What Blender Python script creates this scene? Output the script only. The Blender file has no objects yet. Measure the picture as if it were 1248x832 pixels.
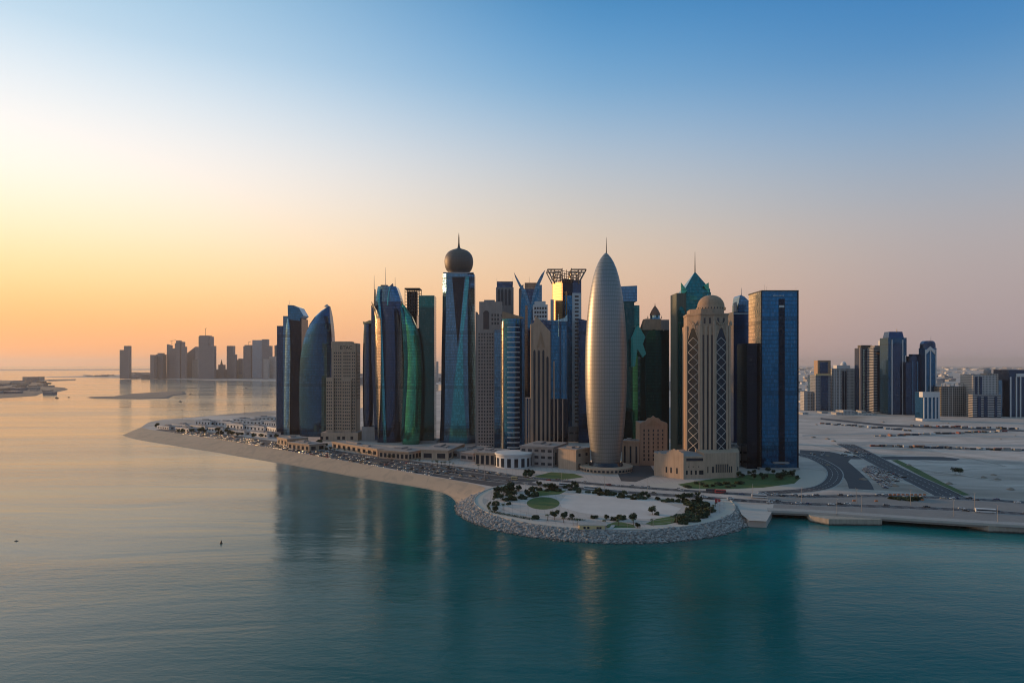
import bpy, bmesh, math, random
from mathutils import Vector
from mathutils.geometry import tessellate_polygon
S = bpy.context.scene
COL = S.collection
R = math.radians
F, CX, HY, H, L = 832.0, 624.0, 444.0, 115.0, 5.0     # focal length in photo pixels, centre column, horizon row, camera height, land level
# ------------------------------------------------------------------ camera, sky, sun, exposure
cam = bpy.data.objects.new('camera', bpy.data.cameras.new('camera'))
COL.objects.link(cam)
cam.location = (0, 0, H)
cam.rotation_euler = (R(90), 0, 0)
cam.data.lens = 24
cam.data.sensor_width = 36
cam.data.shift_y = (HY - 416) / 1248
cam.data.clip_start = 1
cam.data.clip_end = 2e5
S.camera = cam
SUN_AZ, SUN_EL = -64.0, 7.0
S.view_settings.view_transform = 'Standard'
S.view_settings.look = 'None'
S.view_settings.exposure = 0.0
S.view_settings.gamma = 1.0
S.cycles.use_denoising = True
S.cycles.filter_width = 1.1
S.cycles.max_bounces = 6
S.cycles.volume_bounces = 0
S.cycles.glossy_bounces = 4
S.cycles.diffuse_bounces = 2
S.cycles.caustics_reflective = False
S.cycles.caustics_refractive = False
S.cycles.sample_clamp_indirect = 4


def lin(c):
    return tuple((v / 255 / 12.92) if v / 255 <= .04045 else ((v / 255 + .055) / 1.055) ** 2.4 for v in c)


world = bpy.data.worlds.new('World')
S.world = world
world.use_nodes = True
WN, WL = world.node_tree.nodes, world.node_tree.links


def wmath(op, a, b=None, clamp=False):
    n = WN.new('ShaderNodeMath')
    n.operation = op
    n.use_clamp = clamp
    for i, v in enumerate((a, b)):
        if v is None:
            continue
        if isinstance(v, (int, float)):
            n.inputs[i].default_value = v
        else:
            WL.new(v, n.inputs[i])
    return n.outputs[0]


def wramp(fac, stops):
    n = WN.new('ShaderNodeValToRGB')
    n.color_ramp.interpolation = 'B_SPLINE'
    e = n.color_ramp.elements
    while len(e) > 1:
        e.remove(e[0])
    for i, (p, c) in enumerate(stops):
        x = e[0] if i == 0 else e.new(p)
        x.position = p
        x.color = (*lin(c), 1)
    WL.new(fac, n.inputs[0])
    return n.outputs[0]


def wmix(fac, a, b, mode='MIX'):
    n = WN.new('ShaderNodeMixRGB')
    n.blend_type = mode
    for i, v in enumerate((fac, a, b)):
        if isinstance(v, (int, float)):
            n.inputs[i].default_value = v
        elif isinstance(v, tuple):
            n.inputs[i].default_value = v
        else:
            WL.new(v, n.inputs[i])
    return n.outputs[0]


tc = WN.new('ShaderNodeTexCoord')
sep = WN.new('ShaderNodeSeparateXYZ')
WL.new(tc.outputs['Generated'], sep.inputs[0])
dx, dy, dz = sep.outputs
hl = wmath('SQRT', wmath('ADD', wmath('MULTIPLY', dx, dx), wmath('MULTIPLY', dy, dy)))
el = wmath('DIVIDE', wmath('ARCTAN2', dz, hl), R(60), True)                      # elevation, 0..60 degrees -> 0..1
sx_, sy_ = math.sin(R(SUN_AZ)), math.cos(R(SUN_AZ))
cosaz = wmath('DIVIDE', wmath('ADD', wmath('MULTIPLY', dx, sx_), wmath('MULTIPLY', dy, sy_)), wmath('MAXIMUM', hl, 1e-4))
dg = lambda d: d / 60.0
near = wramp(el, [(0, (232, 160, 112)), (dg(3), (246, 176, 108)), (dg(6), (252, 206, 140)), (dg(9.5), (248, 224, 184)), (dg(13.5), (243, 234, 222)),
                  (dg(18), (222, 227, 228)), (dg(23), (176, 204, 222)), (dg(32), (112, 164, 196)), (dg(45), (80, 130, 165)), (1, (120, 150, 172))])
mid = wramp(el, [(0, (206, 164, 144)), (dg(4), (226, 178, 142)), (dg(8), (224, 192, 160)), (dg(12), (207, 196, 182)), (dg(17), (176, 190, 204)),
                 (dg(22), (118, 167, 203)), (dg(28), (66, 136, 192)), (dg(40), (42, 102, 138)), (dg(50), (60, 110, 145)), (1, (120, 148, 168))])
far = wramp(el, [(0, (158, 142, 146)), (dg(4), (168, 152, 152)), (dg(8), (172, 161, 160)), (dg(12), (160, 165, 174)), (dg(17), (118, 156, 190)),
                 (dg(22), (70, 132, 184)), (dg(28), (48, 114, 174)), (dg(40), (38, 92, 132)), (dg(50), (58, 108, 142)), (1, (120, 148, 168))])
t1 = WN.new('ShaderNodeMapRange')
t1.interpolation_type = 'SMOOTHSTEP'
t1.inputs[1].default_value, t1.inputs[2].default_value = -0.2, 0.5
WL.new(cosaz, t1.inputs[0])
t2 = WN.new('ShaderNodeMapRange')
t2.interpolation_type = 'SMOOTHSTEP'
t2.inputs[1].default_value, t2.inputs[2].default_value = 0.3, 0.98
WL.new(cosaz, t2.inputs[0])
back = wramp(el, [(0, (122, 130, 148)), (dg(5), (138, 142, 158)), (dg(10), (134, 150, 174)), (dg(15), (116, 148, 176)), (dg(22), (80, 132, 172)), (dg(35), (62, 116, 158)), (dg(50), (70, 118, 152)), (1, (120, 148, 168))])
t0 = WN.new('ShaderNodeMapRange')
t0.interpolation_type = 'SMOOTHSTEP'
t0.inputs[1].default_value, t0.inputs[2].default_value = -0.75, -0.25
WL.new(cosaz, t0.inputs[0])
far = wmix(t0.outputs[0], back, far)
near = wmix(1.0, near, (1.17, 1.13, 1.12, 1), 'MULTIPLY')
grad = wmix(t2.outputs[0], wmix(t1.outputs[0], far, mid), near)
sky = WN.new('ShaderNodeTexSky')
sky.sky_type = 'NISHITA'
sky.sun_disc = False
sky.sun_elevation = R(SUN_EL)
sky.sun_rotation = R(SUN_AZ)
sky.dust_density = 2.0
sky.ozone_density = 2.0
full = wmix(1.0, wmix(1.0, grad, (11.0, 11.0, 11.0, 1), 'MULTIPLY'), wmix(1.0, sky.outputs[0], (0.05, 0.045, 0.045, 1), 'MULTIPLY'), 'ADD')
bg = WN['Background']
bg.inputs[1].default_value = 0.1
WL.new(full, bg.inputs[0])

sun = bpy.data.objects.new('sun', bpy.data.lights.new('sun', 'SUN'))
COL.objects.link(sun)
sun.data.energy = 3.2
sun.data.angle = R(2.5)
sun.data.color = (1.0, 0.58, 0.26)
sd = Vector((math.sin(R(SUN_AZ)) * math.cos(R(SUN_EL)), math.cos(R(SUN_AZ)) * math.cos(R(SUN_EL)), math.sin(R(SUN_EL))))
sun.rotation_euler = sd.to_track_quat('Z', 'Y').to_euler()
sun.location = sd * 3000

# ------------------------------------------------------------------ helpers
rnd = random.Random(7)


def wx(px, Y): return (px - CX) / F * Y
def wz(py, Y): return H + (HY - py) / F * Y
def gy(py, z=L): return (H - z) * F / (py - HY)


def gp(px, py, z=L):
    Y = gy(py, z)
    return (wx(px, Y), Y)


class MB:
    def __init__(s):
        s.v, s.f, s.m, s.uv, s.sm = [], [], [], [], []

    def face(s, pts, m=0, uv=None, smooth=False):
        i = len(s.v)
        s.v += [tuple(p) for p in pts]
        s.f.append(tuple(range(i, i + len(pts))))
        s.m.append(m)
        s.uv.append(uv)
        s.sm.append(smooth)

    def box(s, x0, x1, y0, y1, z0, z1, m=0, bottom=False):
        s.prism([(x0, y0), (x1, y0), (x1, y1), (x0, y1)], z0, z1, m, bottom=bottom)

    def prism(s, poly, z0, z1, m=0, mt=None, bottom=False, top=True):
        """poly counter-clockwise seen from above; z1 may be a function of (x, y)"""
        zt = z1 if callable(z1) else (lambda x, y: z1)
        n = len(poly)
        for i in range(n):
            a, b = poly[i], poly[(i + 1) % n]
            s.face([(a[0], a[1], z0), (b[0], b[1], z0), (b[0], b[1], zt(*b)), (a[0], a[1], zt(*a))], m)
        if top:
            s.face([(p[0], p[1], zt(*p)) for p in poly], m if mt is None else mt)
        if bottom:
            s.face([(p[0], p[1], z0) for p in reversed(poly)], m)

    def loft(s, rings, m=0, cap=True, smooth=True, mcap=None, closed=True):
        """rings of equal length, bottom to top, each counter-clockwise from above; indices are shared so it shades smoothly"""
        n = len(rings[0])
        base = len(s.v)
        for r in rings:
            s.v += [tuple(p) for p in r]
        us = [0.0]
        ref = rings[len(rings) // 2]
        for i in range(n):
            a, b = ref[i], ref[(i + 1) % n]
            us.append(us[-1] + math.dist(a, b))
        for k in range(len(rings) - 1):
            for i in range(n if closed else n - 1):
                j = (i + 1) % n
                s.f.append((base + k * n + i, base + k * n + j, base + (k + 1) * n + j, base + (k + 1) * n + i))
                s.m.append(m)
                s.sm.append(smooth)
                s.uv.append([(us[i], rings[k][i][2]), (us[i + 1], rings[k][j][2]), (us[i + 1], rings[k + 1][j][2]), (us[i], rings[k + 1][i][2])])
        if cap:
            s.face(rings[-1], m if mcap is None else mcap)

    def lathe(s, prof, cx=0, cy=0, n=32, m=0, smooth=True, cap=True):
        """prof: (radius, z) bottom to top"""
        s.loft([[(cx + r * math.cos(2 * math.pi * i / n), cy + r * math.sin(2 * math.pi * i / n), z) for i in range(n)] for r, z in prof], m, cap, smooth)

    def tube(s, p, q, r0, r1=None, n=6, m=0):
        r1 = r0 if r1 is None else r1
        p, q = Vector(p), Vector(q)
        d = (q - p).normalized()
        a = d.orthogonal().normalized()
        b = d.cross(a)
        s.loft([[tuple(c + a * r * math.cos(2 * math.pi * i / n) + b * r * math.sin(2 * math.pi * i / n)) for i in range(n)] for c, r in ((p, r0), (q, r1))], m, True, True)

    def sheet(s, poly, z, m=0):
        pts = [Vector((p[0], p[1], 0)) for p in poly]
        for t in tessellate_polygon([pts]):
            a, b, c = (poly[i] for i in t)
            if (b[0] - a[0]) * (c[1] - a[1]) - (b[1] - a[1]) * (c[0] - a[0]) < 0:
                b, c = c, b
            s.face([(a[0], a[1], z), (b[0], b[1], z), (c[0], c[1], z)], m)

    def build(s, name, mats, parent=None, loc=None):
        me = bpy.data.meshes.new(name)
        me.from_pydata(s.v, [], s.f)
        for mt in (mats if isinstance(mats, (list, tuple)) else [mats]):
            me.materials.append(mt)
        ul = me.uv_layers.new(name='UVMap').data
        for p, uv, m, sm in zip(me.polygons, s.uv, s.m, s.sm):
            p.material_index = m
            p.use_smooth = sm
            if uv:
                for li, c in zip(p.loop_indices, uv):
                    ul[li].uv = c
                continue
            nx, ny, nz = p.normal
            h = math.hypot(nx, ny)
            for li in p.loop_indices:
                x, y, z = me.vertices[me.loops[li].vertex_index].co
                ul[li].uv = (x, y) if h < .35 else ((-ny * x + nx * y) / h, z)
        me.update()
        o = bpy.data.objects.new(name, me)
        COL.objects.link(o)
        if parent is not None:
            o.parent = parent
        if loc is not None:
            o.location = loc
        return o


def tag(o, label=None, cat=None, group=None, kind=None):
    for k, v in (('label', label), ('category', cat), ('group', group), ('kind', kind)):
        if v:
            o[k] = v
    return o


def empty(name, loc, label, cat, group=None, rz=0):
    o = bpy.data.objects.new(name, None)
    COL.objects.link(o)
    o.location = loc
    o.rotation_euler.z = rz
    o.empty_display_size = 5
    return tag(o, label, cat, group)


def link_copy(o, parent=None, loc=None):
    c = o.copy()
    COL.objects.link(c)
    if parent is not None:
        c.parent = parent
    if loc is not None:
        c.location = loc
    return c


def copy_tree(o, loc, rz=0, sc=1.0, label=None, group=None):
    c = link_copy(o)
    c.location = loc
    c.rotation_euler = (0, 0, rz)
    c.scale = (sc, sc, sc)
    if label: c['label'] = label
    if group: c['group'] = group
    for ch in list(o.children):
        k = link_copy(ch, c)
        for g in list(ch.children):
            link_copy(g, k)
    return c


# ------------------------------------------------------------------ materials
class NT:
    def __init__(s, name):
        s.mat = bpy.data.materials.new(name)
        s.mat.use_nodes = True
        s.n, s.l = s.mat.node_tree.nodes, s.mat.node_tree.links
        s.p = s.n['Principled BSDF']

    def put(s, sock, v):
        if isinstance(v, (int, float)):
            sock.default_value = v
        elif isinstance(v, tuple):
            sock.default_value = v if len(v) == len(sock.default_value) else (*v, 1)
        else:
            s.l.new(v, sock)

    def math(s, op, a, b=None, clamp=False):
        n = s.n.new('ShaderNodeMath')
        n.operation = op
        n.use_clamp = clamp
        s.put(n.inputs[0], a)
        if b is not None:
            s.put(n.inputs[1], b)
        return n.outputs[0]

    def vmath(s, op, a, b=None):
        n = s.n.new('ShaderNodeVectorMath')
        n.operation = op
        s.put(n.inputs[0], a)
        if b is not None:
            s.put(n.inputs[3 if op == 'SCALE' else 1], b)
        return n.outputs[0]

    def mix(s, fac, a, b, mode='MIX'):
        n = s.n.new('ShaderNodeMixRGB')
        n.blend_type = mode
        for i, v in enumerate((fac, a, b)):
            s.put(n.inputs[i], v)
        return n.outputs[0]

    def coord(s, which='Object', scale=None):
        n = s.n.new('ShaderNodeTexCoord')
        o = n.outputs[which]
        if scale is None:
            return o
        m = s.n.new('ShaderNodeMapping')
        m.inputs['Scale'].default_value = scale
        s.l.new(o, m.inputs[0])
        return m.outputs[0]

    def noise(s, vec, scale, detail=4, rough=.55, out=0, dist=0):
        n = s.n.new('ShaderNodeTexNoise')
        n.inputs['Scale'].default_value = scale
        n.inputs['Detail'].default_value = detail
        n.inputs['Roughness'].default_value = rough
        n.inputs['Distortion'].default_value = dist
        s.l.new(vec, n.inputs['Vector'])
        return n.outputs[out]

    def ramp(s, fac, stops):
        n = s.n.new('ShaderNodeValToRGB')
        e = n.color_ramp.elements
        while len(e) > 1:
            e.remove(e[0])
        for i, (p, c) in enumerate(stops):
            x = e[0] if i == 0 else e.new(p)
            x.position = p
            x.color = (*c, 1) if isinstance(c, tuple) else (c, c, c, 1)
        s.l.new(fac, n.inputs[0])
        return n.outputs[0]

    def bump(s, h, strength=.5, dist=1.0):
        n = s.n.new('ShaderNodeBump')
        n.inputs['Strength'].default_value = strength
        n.inputs['Distance'].default_value = dist
        s.l.new(h, n.inputs['Height'])
        return n.outputs[0]

    def set(s, **k):
        for a, v in k.items():
            s.put(s.p.inputs[{'color': 'Base Color', 'rough': 'Roughness', 'metal': 'Metallic', 'normal': 'Normal', 'spec': 'Specular IOR Level',
                              'ior': 'IOR', 'emit': 'Emission Color', 'emits': 'Emission Strength', 'coat': 'Coat Weight'}[a]], v)
        return s.mat


def glass(name, tint, fh=4.0, mw=1.6, band=.22, lw=.10, metal=.82, rough=.07, band_k=.6, line=(.02, .025, .03), wob=.009, line_k=.45):
    """curtain wall: floors, spandrel bands and mullions in metres from the UV map; each pane sits a hair out of true"""
    t = NT(name)
    sp = t.n.new('ShaderNodeSeparateXYZ')
    t.l.new(t.coord('UV'), sp.inputs[0])
    u, v = t.math('DIVIDE', sp.outputs[0], mw), t.math('DIVIDE', sp.outputs[1], fh)
    mu = t.math('LESS_THAN', t.math('FRACT', u), lw)
    mv = t.math('LESS_THAN', t.math('FRACT', v), band)
    cb = t.n.new('ShaderNodeCombineXYZ')
    t.l.new(t.math('FLOOR', u), cb.inputs[0])
    t.l.new(t.math('FLOOR', v), cb.inputs[1])
    wn = t.n.new('ShaderNodeTexWhiteNoise')
    wn.noise_dimensions = '2D'
    t.l.new(cb.outputs[0], wn.inputs['Vector'])
    big = t.noise(t.coord('Object'), .03, 3)
    k = t.math('ADD', .62, t.math('ADD', t.math('MULTIPLY', wn.outputs[0], .42), t.math('MULTIPLY', big, .35)))
    c = t.mix(1.0, (*tint, 1), k, 'MULTIPLY')
    c = t.mix(t.math('MULTIPLY', t.math('GREATER_THAN', wn.outputs[0], .965), .14), c, (.30, .29, .27))
    c = t.mix(mv, c, tuple(x * band_k for x in tint))
    c = t.mix(t.math('MULTIPLY', mu, line_k), c, line)
    mech = t.math('LESS_THAN', t.math('FRACT', t.math('DIVIDE', t.math('ADD', t.math('FLOOR', v), .5), 19.0)), .05)
    c = t.mix(t.math('MULTIPLY', mech, .28), c, (.015, .018, .022))
    nrm = t.n.new('ShaderNodeNewGeometry').outputs['Normal']
    off = t.vmath('SCALE', t.vmath('SUBTRACT', wn.outputs[1], (.5, .5, .5)), wob)
    off2 = t.vmath('SCALE', t.vmath('SUBTRACT', t.noise(t.coord('Object'), .06, 2, out=1), (.5, .5, .5)), wob * 2.2)
    nv = t.vmath('NORMALIZE', t.vmath('ADD', t.vmath('ADD', nrm, off), off2))
    rg = t.math('ADD', t.math('ADD', rough, t.math('MULTIPLY', wn.outputs[0], .06)), t.math('MULTIPLY', mv, .06))
    return t.set(color=c, metal=metal, rough=rg, normal=nv)


def plain(name, c, rough=.6, metal=0.0, var=.22, scale=.25, grid=None, gk=.8, streak=0.0, tide=False):
    """a solid material with soft mottling and, if grid is given, joints every (u, v) metres"""
    t = NT(name)
    n = t.noise(t.coord('Object'), scale, 6, .6)
    col = t.mix(1.0, (*c, 1), t.math('ADD', 1 - var / 2, t.math('MULTIPLY', n, var)), 'MULTIPLY')
    if grid:
        sp = t.n.new('ShaderNodeSeparateXYZ')
        t.l.new(t.coord('UV'), sp.inputs[0])
        a = t.math('LESS_THAN', t.math('FRACT', t.math('DIVIDE', sp.outputs[0], grid[0])), .12)
        b = t.math('LESS_THAN', t.math('FRACT', t.math('DIVIDE', sp.outputs[1], grid[1])), .15)
        col = t.mix(t.math('MAXIMUM', a, b), col, tuple(x * gk for x in c))
    if streak:
        st = t.ramp(t.noise(t.coord('Object', (.55, .55, .03)), 1.0, 5, .6), [(.42, 0.0), (.62, 1.0)])
        col = t.mix(t.math('MULTIPLY', st, streak), col, tuple(x * .55 for x in c))
    if tide:
        sp = t.n.new('ShaderNodeSeparateXYZ')
        t.l.new(t.coord('Object'), sp.inputs[0])
        wet = t.math('SUBTRACT', 1.0, t.math('SUBTRACT', sp.outputs[2], t.math('MULTIPLY', t.noise(t.coord('Object'), .4, 3), 1.2)), True)
        col = t.mix(wet, col, (.05, .05, .042))
    return t.set(color=col, rough=rough, metal=metal)


def facade(name, wall, pane, fh=3.6, mw=3.2, ru=.55, rv=.55, rough=.7):
    """wall with regular window openings, for far buildings"""
    t = NT(name)
    sp = t.n.new('ShaderNodeSeparateXYZ')
    t.l.new(t.coord('UV'), sp.inputs[0])
    u, v = t.math('DIVIDE', sp.outputs[0], mw), t.math('DIVIDE', sp.outputs[1], fh)
    m = t.math('MULTIPLY', t.math('LESS_THAN', t.math('FRACT', u), ru), t.math('LESS_THAN', t.math('FRACT', v), rv))
    n = t.noise(t.coord('Object'), .05, 4)
    w = t.mix(1.0, (*wall, 1), t.math('ADD', .8, t.math('MULTIPLY', n, .4)), 'MULTIPLY')
    return t.set(color=t.mix(m, w, pane), rough=t.math('SUBTRACT', rough, t.math('MULTIPLY', m, .5)), metal=t.math('MULTIPLY', m, .5))


M = {}
M['blue'] = glass('blue_glass', (.022, .15, .31), 4.1, 1.5, .16, .10, rough=.05)
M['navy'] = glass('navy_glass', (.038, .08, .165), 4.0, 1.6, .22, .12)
M['steelblue'] = glass('steel_blue_glass', (.075, .20, .34), 4.0, 1.6, .18, .08)
M['sky'] = glass('pale_blue_glass', (.24, .44, .56), 4.0, 1.8, .15, .08)
M['cyan'] = glass('cyan_glass', (.05, .33, .44), 4.0, 1.5, .14, .08)
M['green'] = glass('green_glass', (.05, .36, .25), 4.0, 1.5, .2, .08)
M['teal'] = glass('teal_glass', (.012, .145, .165), 4.0, 1.5, .2, .1)
M['darkteal'] = glass('dark_teal_glass', (.010, .072, .090), 3.6, 1.6, .34, .1, band_k=.9)
M['aqua'] = plain('turquoise_panels', (.035, .40, .38), .3, .1, .15, .2, (2.4, 4.0), .75)
M['black'] = glass('black_glass', (.010, .021, .042), 4.0, 1.6, .3, .1, metal=.7)
M['deepteal'] = glass('deep_teal_glass', (.018, .17, .20), 4.0, 1.5, .14, .08)
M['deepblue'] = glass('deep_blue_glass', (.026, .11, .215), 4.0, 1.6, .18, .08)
M['gold'] = glass('sunset_painted_glass', (.78, .66, .50), 4.0, 1.6, .2, .08, band_k=.7)  # gold is the reflected sunset put into the tint
M['sungold_clad'] = plain('sunlight_painted_cladding', (.62, .36, .155), .42, .35, .2, .3, (3.0, 4.0), .55)  # orange-gold stands for sunlight on the columns, put into the colour
M['bronze'] = glass('bronze_glass', (.22, .17, .13), 4.0, 1.6, .25, .1)
M['silver'] = plain('perforated_aluminium', (.30, .285, .27), .40, .62, .12, .5, (2.6, 3.9), .62)
M['domemetal'] = plain('dark_bronze_metal', (.15, .125, .11), .55, .45, .15, .5, (2.2, 2.2), .7)
M['sand'] = plain('beige_limestone', (.43, .295, .205), .8, 0, .3, .15, streak=.4)
M['sandl'] = plain('light_sandstone', (.50, .355, .25), .8, 0, .3, .15, streak=.35)
M['tan'] = plain('tan_cladding', (.38, .245, .155), .75, 0, .25, .2, streak=.35)
M['grey'] = plain('grey_stone_cladding', (.29, .26, .25), .75, 0, .25, .15, streak=.35)
M['pinkg'] = plain('pinkish_concrete', (.37, .30, .265), .8, 0, .25, .15, streak=.35)
M['white'] = plain('white_cladding', (.62, .60, .58), .6, 0, .14, .2)
M['olive'] = plain('olive_stone_cladding', (.13, .135, .10), .7, 0, .25, .2, streak=.3)
M['tidal'] = plain('tide_stained_concrete', (.42, .35, .28), .85, 0, .35, .3, streak=.4, tide=True)
M['conc'] = plain('concrete', (.36, .335, .31), .85, 0, .4, .12, streak=.3)
M['deckc'] = plain('weathered_deck_concrete', (.235, .215, .20), .9, 0, .4, .12, streak=.0)
M['concl'] = plain('pale_concrete', (.46, .42, .38), .85, 0, .3, .25)
M['roof'] = plain('flat_roof_membrane', (.30, .27, .26), .9, 0, .35, .15)
M['metal'] = plain('grey_steel', (.32, .32, .33), .4, .7, .1)
M['darkmetal'] = plain('dark_steel', (.07, .065, .06), .5, .5, .1)
M['rust'] = plain('copper_tiles', (.28, .13, .08), .6, .2, .25, .8)
M['pane'] = plain('dark_window_pane', (.025, .03, .04), .12, .1, .1)
M['paneb'] = plain('blue_window_pane', (.018, .035, .055), .1, .5, .1)
M['lattice'] = plain('white_lattice_strips', (.52, .47, .42), .6, 0, .1)
M['asphalt'] = plain('asphalt', (.055, .055, .062), .85, 0, .5, .06)
M['paint'] = plain('road_paint', (.7, .69, .66), .6, 0, .1)
M['pave'] = plain('pale_paving', (.52, .43, .375), .8, 0, .5, .08, (6, 6), .86)
M['pavew'] = plain('whitish_plaza_stone', (.62, .53, .475), .7, 0, .45, .06)
M['path'] = plain('beige_promenade', (.54, .45, .37), .8, 0, .2, .2)
M['grass'] = plain('lawn_grass', (.06, .125, .028), .9, 0, .6, .25)
def grass_mat():
    t = NT('patchy_lawn_grass')
    o = t.coord('Object')
    c = t.ramp(t.noise(o, .11, 6, .65), [(.32, (.040, .085, .018)), (.5, (.065, .135, .03)), (.66, (.12, .135, .045)), (.8, (.19, .16, .08))])
    c = t.mix(t.math('MULTIPLY', t.noise(o, 1.2, 3), .5), c, (.03, .06, .015))
    return t.set(color=c, rough=.95)


M['grass'] = grass_mat()
M['yellow'] = plain('cream_yellow_wall', (.62, .47, .24), .7, 0, .15)
M['red'] = plain('red_panel', (.42, .05, .05), .6, 0, .2)
M['orange'] = plain('orange_barrier', (.6, .18, .05), .6, 0, .2)
M['leaf'] = plain('dark_foliage', (.028, .05, .02), .9, 0, .7, .9)
M['leaf2'] = plain('olive_foliage', (.055, .07, .03), .9, 0, .7, .9)
M['bark'] = plain('bark', (.12, .09, .065), .9, 0, .3)
M['tyre'] = plain('tyre_rubber', (.02, .02, .02), .9)
M['farA'] = facade('far_grey_facade', (.22, .235, .265), (.07, .09, .11))
M['farB'] = facade('far_pale_facade', (.48, .45, .42), (.08, .10, .13), 3.6, 3.0, .5, .6)
M['farC'] = glass('far_blue_glass', (.16, .30, .44), 4.0, 3.0, .25, .15, rough=.15)
M['farD'] = facade('far_tan_facade', (.42, .34, .28), (.08, .08, .09), 3.6, 3.4, .5, .55)
M['farE'] = facade('banded_balcony_facade', (.46, .43, .41), (.05, .07, .10), 3.6, 30, .99, .55)
M['farF'] = facade('unfinished_concrete_frame', (.30, .27, .24), (.04, .045, .045), 3.8, 4.2, .72, .7)


def sand_mat():
    t = NT('sandy_ground')
    o = t.coord('Object')
    a = t.noise(o, .006, 8, .62, dist=.6)
    b = t.noise(t.coord('Object', (.4, 1.6, 1)), .03, 6, .6, dist=1.0)
    c = t.ramp(a, [(.30, (.33, .25, .20)), (.43, (.52, .41, .345)), (.55, (.68, .55, .475)), (.66, (.45, .355, .30)), (.78, (.62, .50, .43))])
    c = t.mix(t.math('MULTIPLY', t.ramp(b, [(.45, 0.0), (.62, 1.0)]), .4), c, (.24, .20, .17))
    c = t.mix(t.math('MULTIPLY', t.noise(o, .5, 4), .22), c, (.22, .19, .16))
    return t.set(color=c, rough=.92, normal=t.bump(t.noise(o, .4, 5), .35, .6))


def beach_mat():
    t = NT('beach_sand')
    o = t.coord('Object')
    sp = t.n.new('ShaderNodeSeparateXYZ')
    t.l.new(o, sp.inputs[0])
    c = t.mix(t.noise(o, .03, 6), (.58, .39, .255, 1), (.46, .305, .20, 1))
    wet = t.math('SUBTRACT', 1.0, t.math('DIVIDE', t.math('ADD', sp.outputs[2], t.math('MULTIPLY', t.noise(o, .05, 3), .5)), .9), True)
    c = t.mix(wet, c, (.20, .145, .09))
    c = t.mix(t.math('MULTIPLY', t.ramp(t.noise(t.coord('Object', (1, .35, 1)), .08, 4, dist=1.5), [(.5, 0.0), (.6, 1.0)]), .35), c, (.30, .22, .16))
    return t.set(color=c, rough=t.math('SUBTRACT', .9, t.math('MULTIPLY', wet, .5)), normal=t.bump(t.noise(o, .8, 4), .3, .3))


def water_mat():
    t = NT('sea_water')
    o = t.coord('Object')
    a = t.noise(t.coord('Object', (.25, 1, 1)), .012, 5, .55, dist=.8)
    sp = t.n.new('ShaderNodeSeparateXYZ')
    t.l.new(o, sp.inputs[0])
    rightish = t.math('MULTIPLY', t.math('DIVIDE', t.math('SUBTRACT', sp.outputs[0], 60.0), 160.0, True), t.math('SUBTRACT', 1.0, t.math('ABSOLUTE', t.math('DIVIDE', t.math('SUBTRACT', sp.outputs[1], 430.0), 120.0)), True))
    c = t.mix(a, (.001, .066, .062, 1), (.002, .112, .102, 1))
    c = t.mix(t.math('MULTIPLY', rightish, t.ramp(a, [(.35, 0.2), (.65, 1.0)])), c, (.012, .24, .22))
    sky_sheen = t.math('DIVIDE', t.math('SUBTRACT', -40.0, t.math('ADD', sp.outputs[0], t.math('MULTIPLY', a, 60.0))), 190.0, True)
    c = t.mix(t.math('MULTIPLY', sky_sheen, .8), c, (.29, .28, .23))  # grey-beige sky reflection on the left water, painted into the base colour
    w1 = t.noise(t.coord('Object', (.35, 1, 1)), .10, 3, .5, dist=.5)
    w2 = t.noise(t.coord('Object', (.45, 1, 1)), .34, 5, .62, dist=.5)
    w0 = t.noise(t.coord('Object', (.3, 1, 1)), .016, 3, .5, dist=1.5)
    patch = t.ramp(t.noise(t.coord('Object', (.2, 1, 1)), .006, 3, .5, dist=1.2), [(.35, 0.25), (.65, 1.0)])
    h = t.math('ADD', t.math('MULTIPLY', w0, 2.2), t.math('MULTIPLY', t.math('ADD', t.math('MULTIPLY', w1, .8), t.math('MULTIPLY', w2, .75)), patch))
    return t.set(color=c, rough=t.math('ADD', .05, t.math('MULTIPLY', patch, .12)), ior=1.33, spec=.2, normal=t.bump(h, .34, 1.0))


def sepc(t, c):
    n = t.n.new('ShaderNodeSeparateColor')
    t.l.new(c, n.inputs[0])
    return n.outputs[0]


def rock_mat():
    t = NT('riprap_rock')
    o = t.coord('Object')
    v = t.n.new('ShaderNodeTexVoronoi')
    v.inputs['Scale'].default_value = .6
    t.l.new(o, v.inputs['Vector'])
    c = t.mix(t.math('MULTIPLY', sepc(t, v.outputs['Color']), .8), (.17, .15, .14, 1), (.70, .64, .58, 1))
    c = t.mix(t.noise(o, 1.5, 4), c, (.24, .215, .20))
    sp = t.n.new('ShaderNodeSeparateXYZ')
    t.l.new(o, sp.inputs[0])
    wet = t.math('SUBTRACT', 1.0, t.math('DIVIDE', sp.outputs[2], .9), True)
    return t.set(color=t.mix(wet, c, (.05, .045, .04)), rough=.85)


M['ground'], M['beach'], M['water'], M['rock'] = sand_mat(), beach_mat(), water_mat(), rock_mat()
# ------------------------------------------------------------------ sea, land, beach, haze
BIG = 45000
mb = MB()
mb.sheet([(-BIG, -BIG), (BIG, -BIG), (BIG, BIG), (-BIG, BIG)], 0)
tag(mb.build('sea_water', M['water']), kind='structure')

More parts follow.
